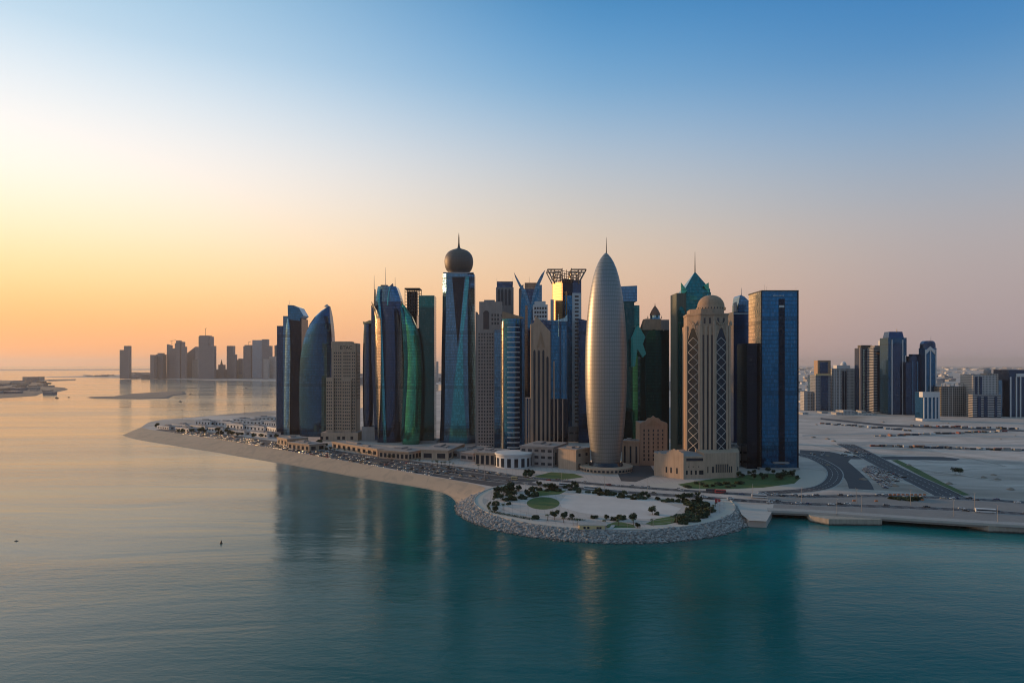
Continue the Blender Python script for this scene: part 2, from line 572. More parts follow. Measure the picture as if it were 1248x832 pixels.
PC, PR = (73.0, 557.0), 120.0                        # round plaza: centre and radius at the water line
outer = [(147, 531), (160, 535), (178, 538.5), (200, 542), (230, 547), (260, 551.5), (290, 557), (320, 562), (350, 567), (380, 572.5), (410, 578), (440, 583.5), (470, 588.5),
         (500, 593), (522, 597), (538, 601), (547, 606), (552, 612), (555, 618)]
inner = [(172, 520.5), (182, 523), (195, 525), (212, 527), (240, 531), (268, 535), (296, 539.5), (324, 544.5), (352, 549.5), (380, 554.5), (410, 559.5), (440, 565), (470, 570.5),
         (500, 576), (530, 581), (556, 585.5), (580, 590), (592, 594), (586, 602)]
OW = [gp(x, y, 0) for x, y in outer]
IW = [gp(x, y, L) for x, y in inner]
ring = lambda r, a: (PC[0] + r * math.cos(R(a)), PC[1] + r * math.sin(R(a)))
back = [gp(600, 469), gp(560, 473), gp(520, 478), gp(480, 486), gp(440, 497), gp(390, 499), (gp(340, 500)), gp(300, 502.5), gp(250, 507), gp(200, 511), gp(184, 513.5), gp(178, 516)]
quay = [ring(104, -10), ring(112, -24), gp(912, 633, L), gp(934, 634, L), gp(941, 622, L), gp(943, 613, L)]
land_poly = IW + [ring(104, a) for a in range(168, 350, 7)] + quay + [gp(1020, 607), gp(1120, 611), gp(1248, 618), (560, 500), (900, 430), (BIG, 300), (BIG, BIG), (-900, BIG), (-900, 30000), gp(610, 452)] + back
mb = MB()
mb.sheet(land_poly, L)
for i in range(len(land_poly)):
    a, b = land_poly[i], land_poly[(i + 1) % len(land_poly)]
    mb.face([(*a, -1), (*b, -1), (*b, L), (*a, L)])
tag(mb.build('ground', M['ground']), kind='structure')

mb = MB()
NS = 6
rows = []
for (a, b) in zip(OW, IW):
    rows.append([(a[0] + (b[0] - a[0]) * t, a[1] + (b[1] - a[1]) * t, -0.6 + (L + .65) * (t ** .8)) for t in [k / NS for k in range(NS + 1)]])
for i in range(len(rows) - 1):
    for k in range(NS):
        mb.face([rows[i][k], rows[i + 1][k], rows[i + 1][k + 1], rows[i][k + 1]], smooth=True)
tag(mb.build('beach_sand', M['beach']), kind='structure')

# riprap slope around the plaza: a rough bed with boulders on it
mb = MB()
prev = None
for a in range(150, 352, 2):
    sl = [(*ring(PR + 2, a), -1.2), (*ring(PR - 8, a), 1.8), (*ring(104, a), L - .1), (*ring(102.5, a), L - .05)]
    if prev:
        for k in range(3):
            mb.face([prev[k], sl[k], sl[k + 1], prev[k + 1]])
    prev = sl
bed = mb
ICO = []
_b = bmesh.new()
bmesh.ops.create_icosphere(_b, subdivisions=1, radius=1)
ICOV = [tuple(v.co) for v in _b.verts]
ICOF = [tuple(v.index for v in f.verts) for f in _b.faces]
_b.free()
for k in range(5200):
    a = rnd.uniform(152, 349)
    t = rnd.random() ** .8
    r = 103.5 + (PR + 1 - 103.5) * t
    z = L + .1 - (L + 1.0) * t
    p = ring(r, a)
    s = rnd.uniform(.5, 1.15) * (1.6 if rnd.random() < .12 else 1)
    sx, sy, sz = s * rnd.uniform(.7, 1.3), s * rnd.uniform(.7, 1.3), s * rnd.uniform(.5, .9)
    th = rnd.uniform(0, 6.28)
    c, q = math.cos(th), math.sin(th)
    i0 = len(bed.v)
    for x, y, zz in ICOV:
        j = rnd.uniform(.75, 1.15)
        x, y, zz = x * sx * j, y * sy * j, zz * sz * j
        bed.v.append((p[0] + x * c - y * q, p[1] + x * q + y * c, z + zz))
    for f in ICOF:
        bed.f.append(tuple(i0 + i for i in f))
        bed.m.append(0)
        bed.sm.append(False)
        bed.uv.append(None)
tag(bed.build('riprap_rocks', M['rock']), kind='stuff')


def surf(name, poly, dz, mat, kind='structure', px=True):
    mb = MB()
    mb.sheet([gp(x, y, L) if px else (x, y) for x, y in poly], L + dz)
    return tag(mb.build(name, mat), kind=kind)


def ribbon(line, w0, w1=None):
    """left and right offset points of a world polyline"""
    n = len(line)
    out = []
    for i, p in enumerate(line):
        a, b = line[max(i - 1, 0)], line[min(i + 1, n - 1)]
        d = math.hypot(b[0] - a[0], b[1] - a[1])
        nx, ny = -(b[1] - a[1]) / d, (b[0] - a[0]) / d
        out.append(((p[0] + nx * w0, p[1] + ny * w0), (p[0] + nx * (w1 or -w0), p[1] + ny * (w1 or -w0))))
    return out


def smooth_line(pts, n=6):
    """Catmull-Rom through world points"""
    P = [pts[0]] + list(pts) + [pts[-1]]
    out = []
    for i in range(1, len(P) - 2):
        for k in range(n):
            t = k / n
            out.append(tuple(.5 * (2 * P[i][c] + (P[i + 1][c] - P[i - 1][c]) * t + (2 * P[i - 1][c] - 5 * P[i][c] + 4 * P[i + 1][c] - P[i + 2][c]) * t * t
                                   + (3 * P[i][c] - P[i - 1][c] - 3 * P[i + 1][c] + P[i + 2][c]) * t ** 3) for c in (0, 1)))
    out.append(tuple(P[-2]))
    return out


ROADS = {}


def road(name, pts, width, dz=.05, mat='asphalt', lanes=2, kerb=True, px=True, z=L):
    line = smooth_line([gp(x, y, L) for x, y in pts] if px else pts)
    mb = MB()
    rb = ribbon(line, width / 2)
    for (a, b), (c, d) in zip(rb, rb[1:]):
        mb.face([(*b, z + dz), (*d, z + dz), (*c, z + dz), (*a, z + dz)])
    o = tag(mb.build(name, M[mat]), kind='structure')
    if lanes:
        mb = MB()
        for off in [(-width / 2 + .5)] + [-width / 2 + width * k / lanes for k in range(1, lanes)] + [width / 2 - .5]:
            edge = abs(abs(off) - (width / 2 - .5)) < .01
            rb = ribbon(line, off + .16, off - .16)
            for i, ((a, b), (c, d)) in enumerate(zip(rb, rb[1:])):
                if edge:
                    mb.face([(*b, z + dz + .03), (*d, z + dz + .03), (*c, z + dz + .03), (*a, z + dz + .03)])
                else:
                    n = max(1, int(math.dist(a, c) / 9))
                    for q in range(n):
                        f = lambda s, e, t: (s[0] + (e[0] - s[0]) * t, s[1] + (e[1] - s[1]) * t)
                        t0, t1_ = q / n, (q + .5) / n
                        mb.face([(*f(b, d, t0), z + dz + .03), (*f(b, d, t1_), z + dz + .03), (*f(a, c, t1_), z + dz + .03), (*f(a, c, t0), z + dz + .03)])
        tag(mb.build('lane_markings', M['paint']), kind='structure')
    if kerb:
        mb = MB()
        for off in (-width / 2 - .15, width / 2 + .15):
            rb = ribbon(line, off + .15, off - .15)
            for (a, b), (c, d) in zip(rb, rb[1:]):
                mb.face([(*b, z + .16), (*d, z + .16), (*c, z + .16), (*a, z + .16)])
                mb.face([(*b, z), (*d, z), (*d, z + .16), (*b, z + .16)])
                mb.face([(*c, z), (*a, z), (*a, z + .16), (*c, z + .16)])
        tag(mb.build('kerb', M['concl']), kind='structure')
    ROADS[name] = line
    return line


# paved strip behind the car park, car park asphalt, carriageways
surf('pavement', [(300, 531), (360, 535), (440, 546), (500, 553), (560, 558), (640, 562), (720, 568), (800, 582), (900, 584), (985, 578), (1000, 600), (900, 602), (760, 594), (640, 582), (560, 570), (440, 556), (330, 538)], .02, M['pave'])
surf('car_park_asphalt', [(190, 524), (250, 532), (320, 543.2), (380, 553.5), (440, 564), (500, 575), (560, 585.5), (600, 592.5), (640, 590), (660, 584), (600, 574), (560, 568.5), (500, 561), (440, 553.5), (400, 547), (330, 536.5), (260, 527), (205, 520.5)], .04, M['asphalt'])
sea_line = road('seaward_road', [(520, 573.5), (560, 579.5), (600, 584.8), (680, 592.8), (760, 599.5), (840, 605), (900, 609.3), (950, 612.3), (1000, 614.5), (1100, 618), (1180, 621.5), (1248, 626), (1340, 632)], 13, .08, lanes=3)
land_line = road('landward_road', [(520, 566), (560, 571.5), (600, 577.3), (680, 585.5), (760, 592.5), (840, 598), (900, 601.6), (960, 604), (1000, 604.8), (1060, 604.2), (1120, 605.5), (1180, 608), (1248, 612), (1330, 618)], 12, .08, lanes=3)
road('curving_road', [(945, 548), (985, 556), (1008, 566), (1018, 577), (1010, 590), (985, 597), (930, 600.5)], 15, .12, lanes=3)
road('sandy_field_road', [(1030, 541), (1050, 551), (1070, 562), (1100, 577), (1130, 591), (1158, 605)], 24, .10, lanes=3)
road('service_lane', [(1010, 552), (1026, 566), (1044, 584), (1050, 596)], 20, .06, lanes=0, kerb=False)
surf('forecourt_asphalt', [(748, 566), (792, 566), (800, 578), (775, 587), (757, 586)], .045, M['asphalt'])
surf('drive_pavement', [(790, 590), (880, 583), (960, 571), (1003, 573), (1012, 582), (998, 592), (940, 598), (860, 598), (790, 596)], .06, M['path'])
surf('lawn_grass', [(826, 590), (850, 586), (890, 580), (930, 577), (962, 577.5), (976, 582), (968, 589), (930, 594), (880, 596), (838, 595)], .075, M['grass'], 'stuff')
surf('lawn_grass', [(1086, 560.5), (1094, 560), (1118, 571), (1148, 587), (1182, 603), (1170, 603.5), (1134, 586), (1106, 571)], .10, M['grass'], 'stuff')
surf('lawn_grass', [(640, 584.5), (655, 579), (672, 575), (700, 577), (712, 581), (690, 584)], .05, M['grass'], 'stuff')
surf('track', [(1000, 509), (1080, 517), (1250, 524), (1250, 526), (1080, 519.5), (1000, 511)], .04, M['asphalt'])
surf('track', [(978, 530), (1060, 527), (1150, 530), (1250, 531), (1250, 533), (1150, 532), (1060, 529), (978, 531.5)], .04, M['conc'])
surf('track', [(1024, 539), (1060, 538), (1140, 540.5), (1260, 541.5), (1260, 544), (1140, 543.5), (1060, 541), (1040, 545), (1022, 545)], .045, M['conc'])
surf('track', [(1040, 555.5), (1150, 556.5), (1170, 559), (1165, 561), (1110, 560), (1030, 559)], .05, M['asphalt'])
surf('track', [(975, 548), (1010, 550), (1040, 556), (1030, 566), (1000, 562), (975, 556)], .035, M['asphalt'])

mb = MB()
for k in range(34):
    px, py = rnd.uniform(985, 1240), rnd.uniform(510, 600)
    x, y = gp(px, py)
    a = rnd.choice((rnd.gauss(0, .25), rnd.gauss(2.0, .3)))
    pts = []
    for q in range(7):
        pts.append((x, y))
        x, y = x + math.cos(a) * 22, y + math.sin(a) * 22
        a += rnd.gauss(0, .16)
    for off in (-1.2, 1.2):
        rb = ribbon(smooth_line(pts, 4), off + .55, off - .55)
        for (p, q_), (r_, s_) in zip(rb, rb[1:]):
            mb.face([(*q_, L + .02), (*s_, L + .02), (*r_, L + .02), (*p, L + .02)], k % 2)
M['rutdark'] = plain('compacted_dirt', (.27, .215, .17), .95, 0, .4, .2)
M['rutpale'] = plain('scraped_pale_sand', (.66, .58, .50), .95, 0, .3, .2)
tag(mb.build('dirt_track', [M['rutdark'], M['rutpale']]), kind='structure')
# round plaza
disc = lambda r, a0=0, a1=360, st=6: [ring(r, a) for a in range(a0, a1, st)]
surf('plaza_paving', disc(103), .03, M['pave'], px=False)
mb = MB()
for a in range(140, 360, 3):
    mb.face([(*ring(97, a), L + .09), (*ring(103.4, a), L + .09), (*ring(103.4, a + 3), L + .09), (*ring(97, a + 3), L + .09)])
tag(mb.build('promenade_path', M['path']), kind='structure')
mb = MB()
for a in range(140, 360, 3):
    p, q, r_, s_ = ring(103.4, a), ring(104, a), ring(104, a + 3), ring(103.4, a + 3)
    mb.face([(*p, L + .5), (*q, L + .5), (*r_, L + .5), (*s_, L + .5)])
    mb.face([(*q, L - .4), (*r_, L - .4), (*r_, L + .5), (*q, L + .5)])
    mb.face([(*s_, L), (*p, L), (*p, L + .5), (*s_, L + .5)])
tag(mb.build('parapet_wall', M['concl']), label='low curved stone parapet on top of the riprap round the plaza', cat='parapet')
surf('white_paving', [(682, 612), (690, 603), (720, 599.5), (760, 602), (800, 610), (830, 619), (822, 627), (790, 632), (745, 630), (706, 624), (685, 618)], .05, M['pavew'])
def ell(cx, cy, a, b, n=28): return [(cx + a * math.cos(2 * math.pi * i / n), cy + b * math.sin(2 * math.pi * i / n)) for i in range(n)]
surf('lawn_grass', ell(662, 613, 20, 7.6), .07, M['grass'], 'stuff')
surf('lawn_grass', [(786, 638), (800, 632), (822, 628), (832, 630), (830, 635), (812, 639), (794, 640)], .07, M['grass'], 'stuff')
surf('lawn_grass', [(642, 606), (650, 599), (672, 595.5), (690, 598), (682, 602), (660, 604)], .06, M['grass'], 'stuff')
surf('lawn_grass', [(737, 640), (752, 635), (772, 639), (775, 643), (740, 643)], .07, M['grass'], 'stuff')
surf('grey_paving', [(577, 613), (590, 607), (596, 609), (588, 617), (600, 624), (592, 624), (580, 619)], .05, M['conc'], px=False if False else True)

for r0, r1 in ((88.5, 89.1), (80, 80.5)):
    mb = MB()
    for a in range(185, 345, 3):
        mb.face([(*ring(r0, a), L + .12), (*ring(r1, a), L + .12), (*ring(r1, a + 3), L + .12), (*ring(r0, a + 3), L + .12)])
    tag(mb.build('paving_band', M['conc']), kind='structure')
# sandbar, islands and far shores
def isle(name, poly, z, mat='ground'):
    P = [gp(x, y, 0) for x, y in poly]
    c = (sum(p[0] for p in P) / len(P), sum(p[1] for p in P) / len(P))
    I = [(c[0] + (p[0] - c[0]) * .9, c[1] + (p[1] - c[1]) * .9) for p in P]
    mb = MB()
    for i in range(len(P)):
        j = (i + 1) % len(P)
        mb.face([(*P[i], -.5), (*P[j], -.5), (*I[j], z), (*I[i], z)])
    mb.sheet(I, z)
    return tag(mb.build(name, M[mat]), kind='structure')


M['darksand'] = plain('dark_wet_sand', (.16, .135, .12), .9, 0, .4, .02)
isle('sandbar_terrain', [(104, 484.2), (135, 483.5), (160, 480), (200, 477.5), (226, 477), (228, 480), (212, 482), (205, 485.5), (172, 486.3), (135, 486), (110, 485.4)], 2.2, 'darksand')
isle('island_terrain', [(-160, 490), (-40, 487), (0, 485.5), (45, 482.5), (50, 480), (70, 478), (85, 474.5), (80, 472.5), (58, 471), (56, 466), (40, 464.5), (0, 463), (-60, 462), (-160, 462)], 3, 'darksand')
isle('sandbar_terrain', [(48, 463.5), (60, 462.6), (94, 461.8), (92, 463.4), (60, 464.6)], 1.2, 'darksand')
isle('far_shore_terrain', [(40, 459.3), (60, 458.6), (110, 457.7), (150, 456.4), (250, 455.2), (360, 455), (600, 455), (640, 458), (640, 470), (520, 468), (400, 465), (330, 464.3), (250, 463.2), (190, 461.6), (150, 460.8), (100, 459.8)], 3)
isle('far_shore_terrain', [(-300, 450.6), (60, 449.8), (150, 449.6), (300, 448.5), (330, 450), (160, 451), (60, 451.6), (-300, 452)], 4)

hz = bpy.data.materials.new('air_haze')
hz.use_nodes = True
for n in list(hz.node_tree.nodes):
    if n.type == 'BSDF_PRINCIPLED':
        hz.node_tree.nodes.remove(n)
pv = hz.node_tree.nodes.new('ShaderNodeVolumePrincipled')
pv.inputs['Color'].default_value = (.93, .87, .84, 1)
pv.inputs['Density'].default_value = 2.8e-5
pv.inputs['Anisotropy'].default_value = .35
hz.node_tree.links.new(pv.outputs[0], hz.node_tree.nodes['Material Output'].inputs['Volume'])
mb = MB()
mb.box(-BIG - 100, BIG + 100, -BIG - 100, BIG + 100, -3, 430, bottom=True)
tag(mb.build('haze', hz), kind='stuff')
# ------------------------------------------------------------------ towers
class B:
    """a building whose front plane stands at distance Y; x() and z() turn photo pixels on that plane into its own metres"""
    def __init__(s, name, label, px, Y, cat='skyscraper', group=None):
        s.X, s.Y = wx(px, Y), Y
        s.o = empty(name, (s.X, Y, L), label, cat, group)

    def x(s, px, dy=0): return wx(px, s.Y + dy) - s.X
    def z(s, py, dy=0): return wz(py, s.Y + dy) - L

    wall = None

    def part(s, name, mb, mat, parent=None):
        o = mb.build(name, [M[k] for k in mat] if isinstance(mat, (list, tuple)) else M[mat], parent or s.o)
        s.wall = s.wall or o
        return o

    def box(s, name, x0, x1, top, depth, mat, dy=0, bot=None, parent=None, slope=None, roof='roof'):
        mb = MB()
        xa, xb, z1 = s.x(x0, dy), s.x(x1, dy), s.z(top, dy)
        z0 = 0 if bot is None else s.z(bot, dy)
        if slope is None:
            zt = z1
        else:
            z2 = s.z(slope, dy)
            zt = lambda x, y: z1 + (z2 - z1) * (x - xa) / (xb - xa)
        mb.prism([(xa, dy), (xb, dy), (xb, dy + depth), (xa, dy + depth)], z0, zt, 0, 1)
        ms = ([mat] if isinstance(mat, str) else list(mat)) + [roof]
        return s.part(name, mb, ms[:2] if len(ms) < 3 else [ms[0], ms[-1]], parent)

    def sail(s, name, rows, depth, bulge, mat, dy=0, n=12, parent=None, back=.7, skew=0.0):
        """rows: (py, left px, right px) from the base up; an arched front and back between the two edges"""
        rings = []
        for py, l, r in rows:
            xl, xr, z = s.x(l, dy), s.x(r, dy), max(s.z(py, dy), 0)
            k = min(1.0, (xr - xl) / max(depth, 1) * 1.2 + .15)
            d, bl = depth * k, bulge * k
            mid = depth / 2
            fr = [(xl + (xr - xl) * t, dy + mid - d / 2 + bl * (2 * t - 1) ** 2, z) for t in [i / n for i in range(n + 1)]]
            bk = [(xl + (xr - xl) * t, dy + mid + d / 2 - bl * back * (2 * t - 1) ** 2, z) for t in [1 - i / n for i in range(n + 1)]]
            sk = skew * k
            rings.append([(x, y + sk * (xr - x) / max(xr - xl, .01), zz) for x, y, zz in fr + bk])
        mb = MB()
        mb.loft(rings, 0, True, False)
        return s.part(name, mb, mat, parent)

    def spire(s, name, px, bot, top, r0, r1, mat='metal', dy=0, parent=None):
        mb = MB()
        mb.tube((s.x(px, dy), dy, s.z(bot, dy)), (s.x(px, dy), dy, s.z(top, dy)), r0, r1)
        return s.part(name, mb, mat, parent)

    def plate(s, name, pts, y0, y1, mat, parent=None):
        """outline in photo pixels standing upright between local depths y0 < y1"""
        P = [(s.x(a, y0), s.z(b, y0)) for a, b in pts]
        if sum(P[i][0] * P[(i + 1) % len(P)][1] - P[(i + 1) % len(P)][0] * P[i][1] for i in range(len(P))) < 0:
            P.reverse()
        mb = MB()
        for t in tessellate_polygon([[Vector((x, z, 0)) for x, z in P]]):
            a, b, c = (P[i] for i in t)
            if (b[0] - a[0]) * (c[1] - a[1]) - (b[1] - a[1]) * (c[0] - a[0]) < 0:
                b, c = c, b
            mb.face([(a[0], y0, a[1]), (b[0], y0, b[1]), (c[0], y0, c[1])])
            mb.face([(a[0], y1, a[1]), (c[0], y1, c[1]), (b[0], y1, b[1])])
        for i in range(len(P)):
            a, b = P[i], P[(i + 1) % len(P)]
            mb.face([(b[0], y0, b[1]), (a[0], y0, a[1]), (a[0], y1, a[1]), (b[0], y1, b[1])])
        return s.part(name, mb, mat, parent)

    def plant(s, x0, x1, top, dy, depth=6, h=3.0, mat='grey'):
        """rooftop machine room standing on the roof whose edge is at photo row top"""
        mb = MB()
        z = s.z(top, 0)
        mb.box(s.x(x0, dy), s.x(x1, dy), dy, dy + depth, z - .5, z + h)
        return s.part('plant_room', mb, mat)


def win_spots(b, xs, ys, dy=0.0):
    return [(b.x(px), dy, b.z(py)) for py in ys for px in xs]


def windows(b, spots, w, h, mat='pane', name='window', out=.06, rz=0, parent=None, limit=100):
    """up to 100 single panes that share one mesh; any further ones are one stuff part"""
    mb = MB()
    mb.box(-w / 2, w / 2, -out, .3, -h / 2, h / 2)
    first = None
    par = parent or getattr(b, 'wall', None) or b.o
    for i, p in enumerate(spots[:limit]):
        if first is None:
            first = mb.build(name, M[mat], par)
            o = first
        else:
            o = link_copy(first, par)
        o.location = p
        o.rotation_euler.z = rz
    if len(spots) > limit:
        mb = MB()
        c, q = math.cos(rz), math.sin(rz)
        for (x, y, z) in spots[limit:]:
            P = [(x + u * c - v * q, y + u * q + v * c) for u, v in ((-w / 2, -out), (w / 2, -out), (w / 2, .3), (-w / 2, .3))]
            mb.prism(P, z - h / 2, z + h / 2)
        tag(mb.build(name, M[mat], par), kind='stuff')


def on_face(a, b_, s, off):
    """plan point at fraction s of the wall a -> b_, off metres outwards"""
    d = math.dist(a, b_)
    nx, ny = (b_[1] - a[1]) / d, -(b_[0] - a[0]) / d
    return (a[0] + (b_[0] - a[0]) * s + nx * off, a[1] + (b_[1] - a[1]) * s + ny * off)


def rib(mb, a, b_, s0, s1, z0, z1, off, m=0):
    P = [on_face(a, b_, s0, off), on_face(a, b_, s1, off), on_face(a, b_, s1, -.3), on_face(a, b_, s0, -.3)]
    mb.prism(P, z0, z1, m)


def diag(mb, a, b_, s0, z0, s1, z1, w, off, m=0):
    """flat bar lying on a wall between two (fraction, height) points"""
    d = math.dist(a, b_)
    du, dz_ = (s1 - s0) * d, z1 - z0
    ln = math.hypot(du, dz_)
    ou, oz = -dz_ / ln * w / 2 / d, du / ln * w / 2
    q = [(s0 - ou, z0 - oz), (s1 - ou, z1 - oz), (s1 + ou, z1 + oz), (s0 + ou, z0 + oz)]
    fr = [(*on_face(a, b_, s, off), z) for s, z in q]
    bk = [(*on_face(a, b_, s, -.1), z) for s, z in q]
    if du < 0:
        fr.reverse()
        bk.reverse()
    mb.face(fr, m)
    for i in range(4):
        j = (i + 1) % 4
        mb.face([fr[j], fr[i], bk[i], bk[j]], m)


def text_mesh(name, body, size, mat, parent, loc):
    cu = bpy.data.curves.new('lettering', 'FONT')
    cu.body = body
    cu.size = size
    cu.extrude = .15
    cu.align_x = 'CENTER'
    t = bpy.data.objects.new('lettering', cu)
    COL.objects.link(t)
    me = bpy.data.meshes.new_from_object(t)
    bpy.data.objects.remove(t)
    me.materials.clear()
    me.materials.append(M[mat])
    o = bpy.data.objects.new(name, me)
    COL.objects.link(o)
    o.parent = parent
    o.location = loc
    o.rotation_euler.x = R(90)
    return o


# --- the two dark blue towers at the left end of the row
b = B('glass_tower', 'dark stepped glass tower with a slanted blue cap, left end of the main row', 354, 1065)
b.box('low_wing', 337.5, 346.5, 397, 30, 'navy', dy=4)
b.box('middle_wing', 345, 352, 385, 26, 'steelblue', dy=2)
b.sail('light_fin', [(533, 345.5, 352.5), (480, 346, 353), (430, 347, 353.5), (400, 348, 353), (388, 349.5, 351.5)], 6, 1.5, 'sky', dy=-1)
b.box('tall_wing', 351.5, 367.5, 388, 34, 'black', dy=3)
b.plate('cap', [(351, 389), (350.5, 371.5), (358, 372), (364, 374.5), (369.8, 384.5), (366, 388), (366, 391)], 1.5, 30, 'blue')
b.part('edge_panel', (lambda m: (m.box(b.x(334.5), b.x(337.4), 8, 30, 0, b.z(420)), m)[1])(MB()), 'grey')
b.spire('antenna', 353, 371, 366, .25, .15, dy=10)

b = B('sail_tower', 'blue glass tower curved like a sail, beside the tan hotel', 383, 1040)
b.sail('curtain_wall', [(537, 363, 402.5), (480, 362.3, 403), (455, 362.8, 403.2), (435, 364, 403), (418, 366.7, 402.6), (404, 371, 402), (394, 375.5, 401), (385, 381.8, 400), (378, 388.5, 399.3), (374, 394, 398.8), (372, 397.5, 398.6)], 34, 9, 'deepblue', n=14)
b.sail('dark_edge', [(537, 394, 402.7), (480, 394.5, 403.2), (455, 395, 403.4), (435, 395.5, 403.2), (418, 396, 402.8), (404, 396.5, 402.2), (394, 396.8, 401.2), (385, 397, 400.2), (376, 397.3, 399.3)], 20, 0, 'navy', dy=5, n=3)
b.plate('roof_tip', [(394.5, 373.6), (398.4, 370.6), (400.2, 372.6), (398.8, 374.4)], 16, 19, 'white')

# --- hotel
b = B('hotel_tower', 'tan stone hotel block with rows of small square windows', 416, 985, 'hotel')
b.box('main_block', 404, 433.5, 418, 30, 'sandl', dy=2)
b.box('upper_block', 403.5, 427, 416, 24, 'sandl', dy=3, bot=424)
b.box('low_wing', 397.5, 406.5, 460, 24, 'sandl', dy=-2)
b.box('centre_bay', 417, 427.5, 463, 4, 'sandl', dy=-2)
b.box('base', 391, 436, 527, 40, 'sandl', dy=-6)
text_mesh('lettering', 'BTAC', 7.2, 'pane', b.o, (b.x(421.5), 1.9, b.z(425.5)))
win_y = [430 + 4.0 * k for k in range(24)]
sp = win_spots(b, [407.2, 409.6, 412.4, 414.8], win_y, 2) + win_spots(b, [429.3, 431.6], win_y, 2)
sp += win_spots(b, [418.8, 421.2, 423.6, 426], [y for y in win_y if y < 462], 2)
sp += win_spots(b, [418.8, 421.4, 423.6, 426], [y for y in win_y if y > 463], -2)
sp += win_spots(b, [399.3, 401.8, 404.2], [y for y in win_y if y > 462], -2)
windows(b, sp, 1.7, 2.2)
windows(b, [(b.x(433.5) + .12, y, b.z(py)) for py in win_y[::1] for y in (8, 14, 20, 26)][:60], 1.7, 2.2, rz=R(90), name='side_window')
windows(b, win_spots(b, [393.5, 400, 414, 420, 430], [533], -6), 4, 4.5, name='entrance_window')

# --- curved cluster
b = B('curved_tower', 'dark tower with a flaring blue crown and three masts, behind the gold leaf', 472, 962)
body = [(540, 459, 487.5), (500, 458.5, 488.2), (450, 457, 489), (410, 456.3, 489), (380, 456.3, 488.4), (367, 457, 487.6)]
b.sail('curtain_wall', body, 34, 6, 'navy')
b.sail('crown', [(367, 456.6, 487.8), (360, 457.6, 486), (353, 458.8, 483.8), (348.5, 459.6, 481.8)], 33, 5, 'steelblue')
b.plate('crown_tip', [(474.5, 349), (478.5, 345.2), (479.4, 351)], 4, 10, 'navy')
b.sail('light_fin', [(540, 467.5, 471), (500, 465, 469.5), (460, 463.5, 468), (420, 462, 466.5), (390, 461, 465), (365, 460, 463), (352, 461, 463.5)], 5, .5, 'cyan', dy=-2.5, n=3)
b.sail('slim_fin', [(372, 471.5, 473), (360, 472.5, 474), (350, 474.5, 476)], 3, .3, 'cyan', dy=-1.5, n=3)
b.sail('left_fin', [(395, 455, 458), (370, 455, 457.5), (352, 455.5, 456.8)], 10, .5, 'bronze', dy=5, n=3)
for px, t, bt in ((456, 336, 353), (470, 326, 349), (481.5, 338, 352)):
    b.spire('mast', px, bt, t, .55, .2, dy=10)
b.plant(464, 472, 348.5, 12)

b = B('leaf_facade_tower', 'slim gold reflecting leaf of glass on the left of the three-mast tower', 457, 950)
b.sail('gold_leaf', [(536, 459, 460.3), (525, 457, 461), (496, 454, 462.6), (465, 452.4, 463.4), (440, 451.6, 463.6), (410, 451.2, 463.6), (388, 451, 463), (378, 451, 459), (367, 450.9, 452)], 10, 2, 'gold', n=10, skew=17)
b.sail('dark_back', [(536, 457, 469), (496, 455, 468), (440, 452.5, 466), (390, 452.2, 462.5), (372, 452, 455)], 8, 1, 'navy', dy=13, n=4)

b = B('dark_leaf_tower', 'narrow dark curved tower at the left edge of the leaf cluster, with a yellow tip', 447, 985)
b.sail('curtain_wall', [(525, 442.4, 453), (500, 441.6, 454), (470, 441.3, 454), (436, 441.4, 453), (410, 442, 452.6), (394, 442.7, 452.2)], 20, 4, 'navy')
b.plate('tip', [(442.7, 395), (442.4, 391.5), (444.5, 392.5), (450.8, 390), (451.3, 395)], 3, 14, 'yellow')
b.box('base', 441, 458, 520, 24, 'conc', dy=-1)

b = B('pale_leaf_tower', 'thin pale gold leaf of glass squeezed between the dark crown tower and the green sail', 487, 948)
b.sail('gold_leaf', [(537, 487.4, 488.4), (520, 485.4, 489), (495, 483.8, 490.2), (478, 483, 490.8), (455, 483.2, 491), (430, 483.8, 490.4), (405, 484.8, 489.4), (385, 485.8, 488.2), (370, 486.4, 487)], 7, 1, 'gold', n=8, skew=14)

b = B('green_sail_tower', 'bright green glass tower shaped like a sail, in front of the dark slab pair', 501, 935)
b.sail('curtain_wall', [(544, 489.5, 509.6), (520, 489.8, 511.6), (490, 491, 512.6), (470, 492.3, 512.8), (445, 493, 512.6), (425, 492.4, 511.2), (408, 491.4, 508.6), (395, 490, 505), (384, 489, 500.3), (375, 488.2, 494), (369, 487.9, 489)], 26, 7, 'green', n=14)
b.sail('dark_edge', [(535, 488.4, 491.5), (500, 490, 494), (470, 491.5, 496), (440, 492, 497), (415, 491, 497), (395, 489.6, 495), (380, 488.2, 491.5), (372, 487.7, 489)], 10, .5, 'teal', dy=1.5, n=3)
for py in (376,):
    b.spire('tip', 488.4, 370, 366.5, .3, .1, dy=12)

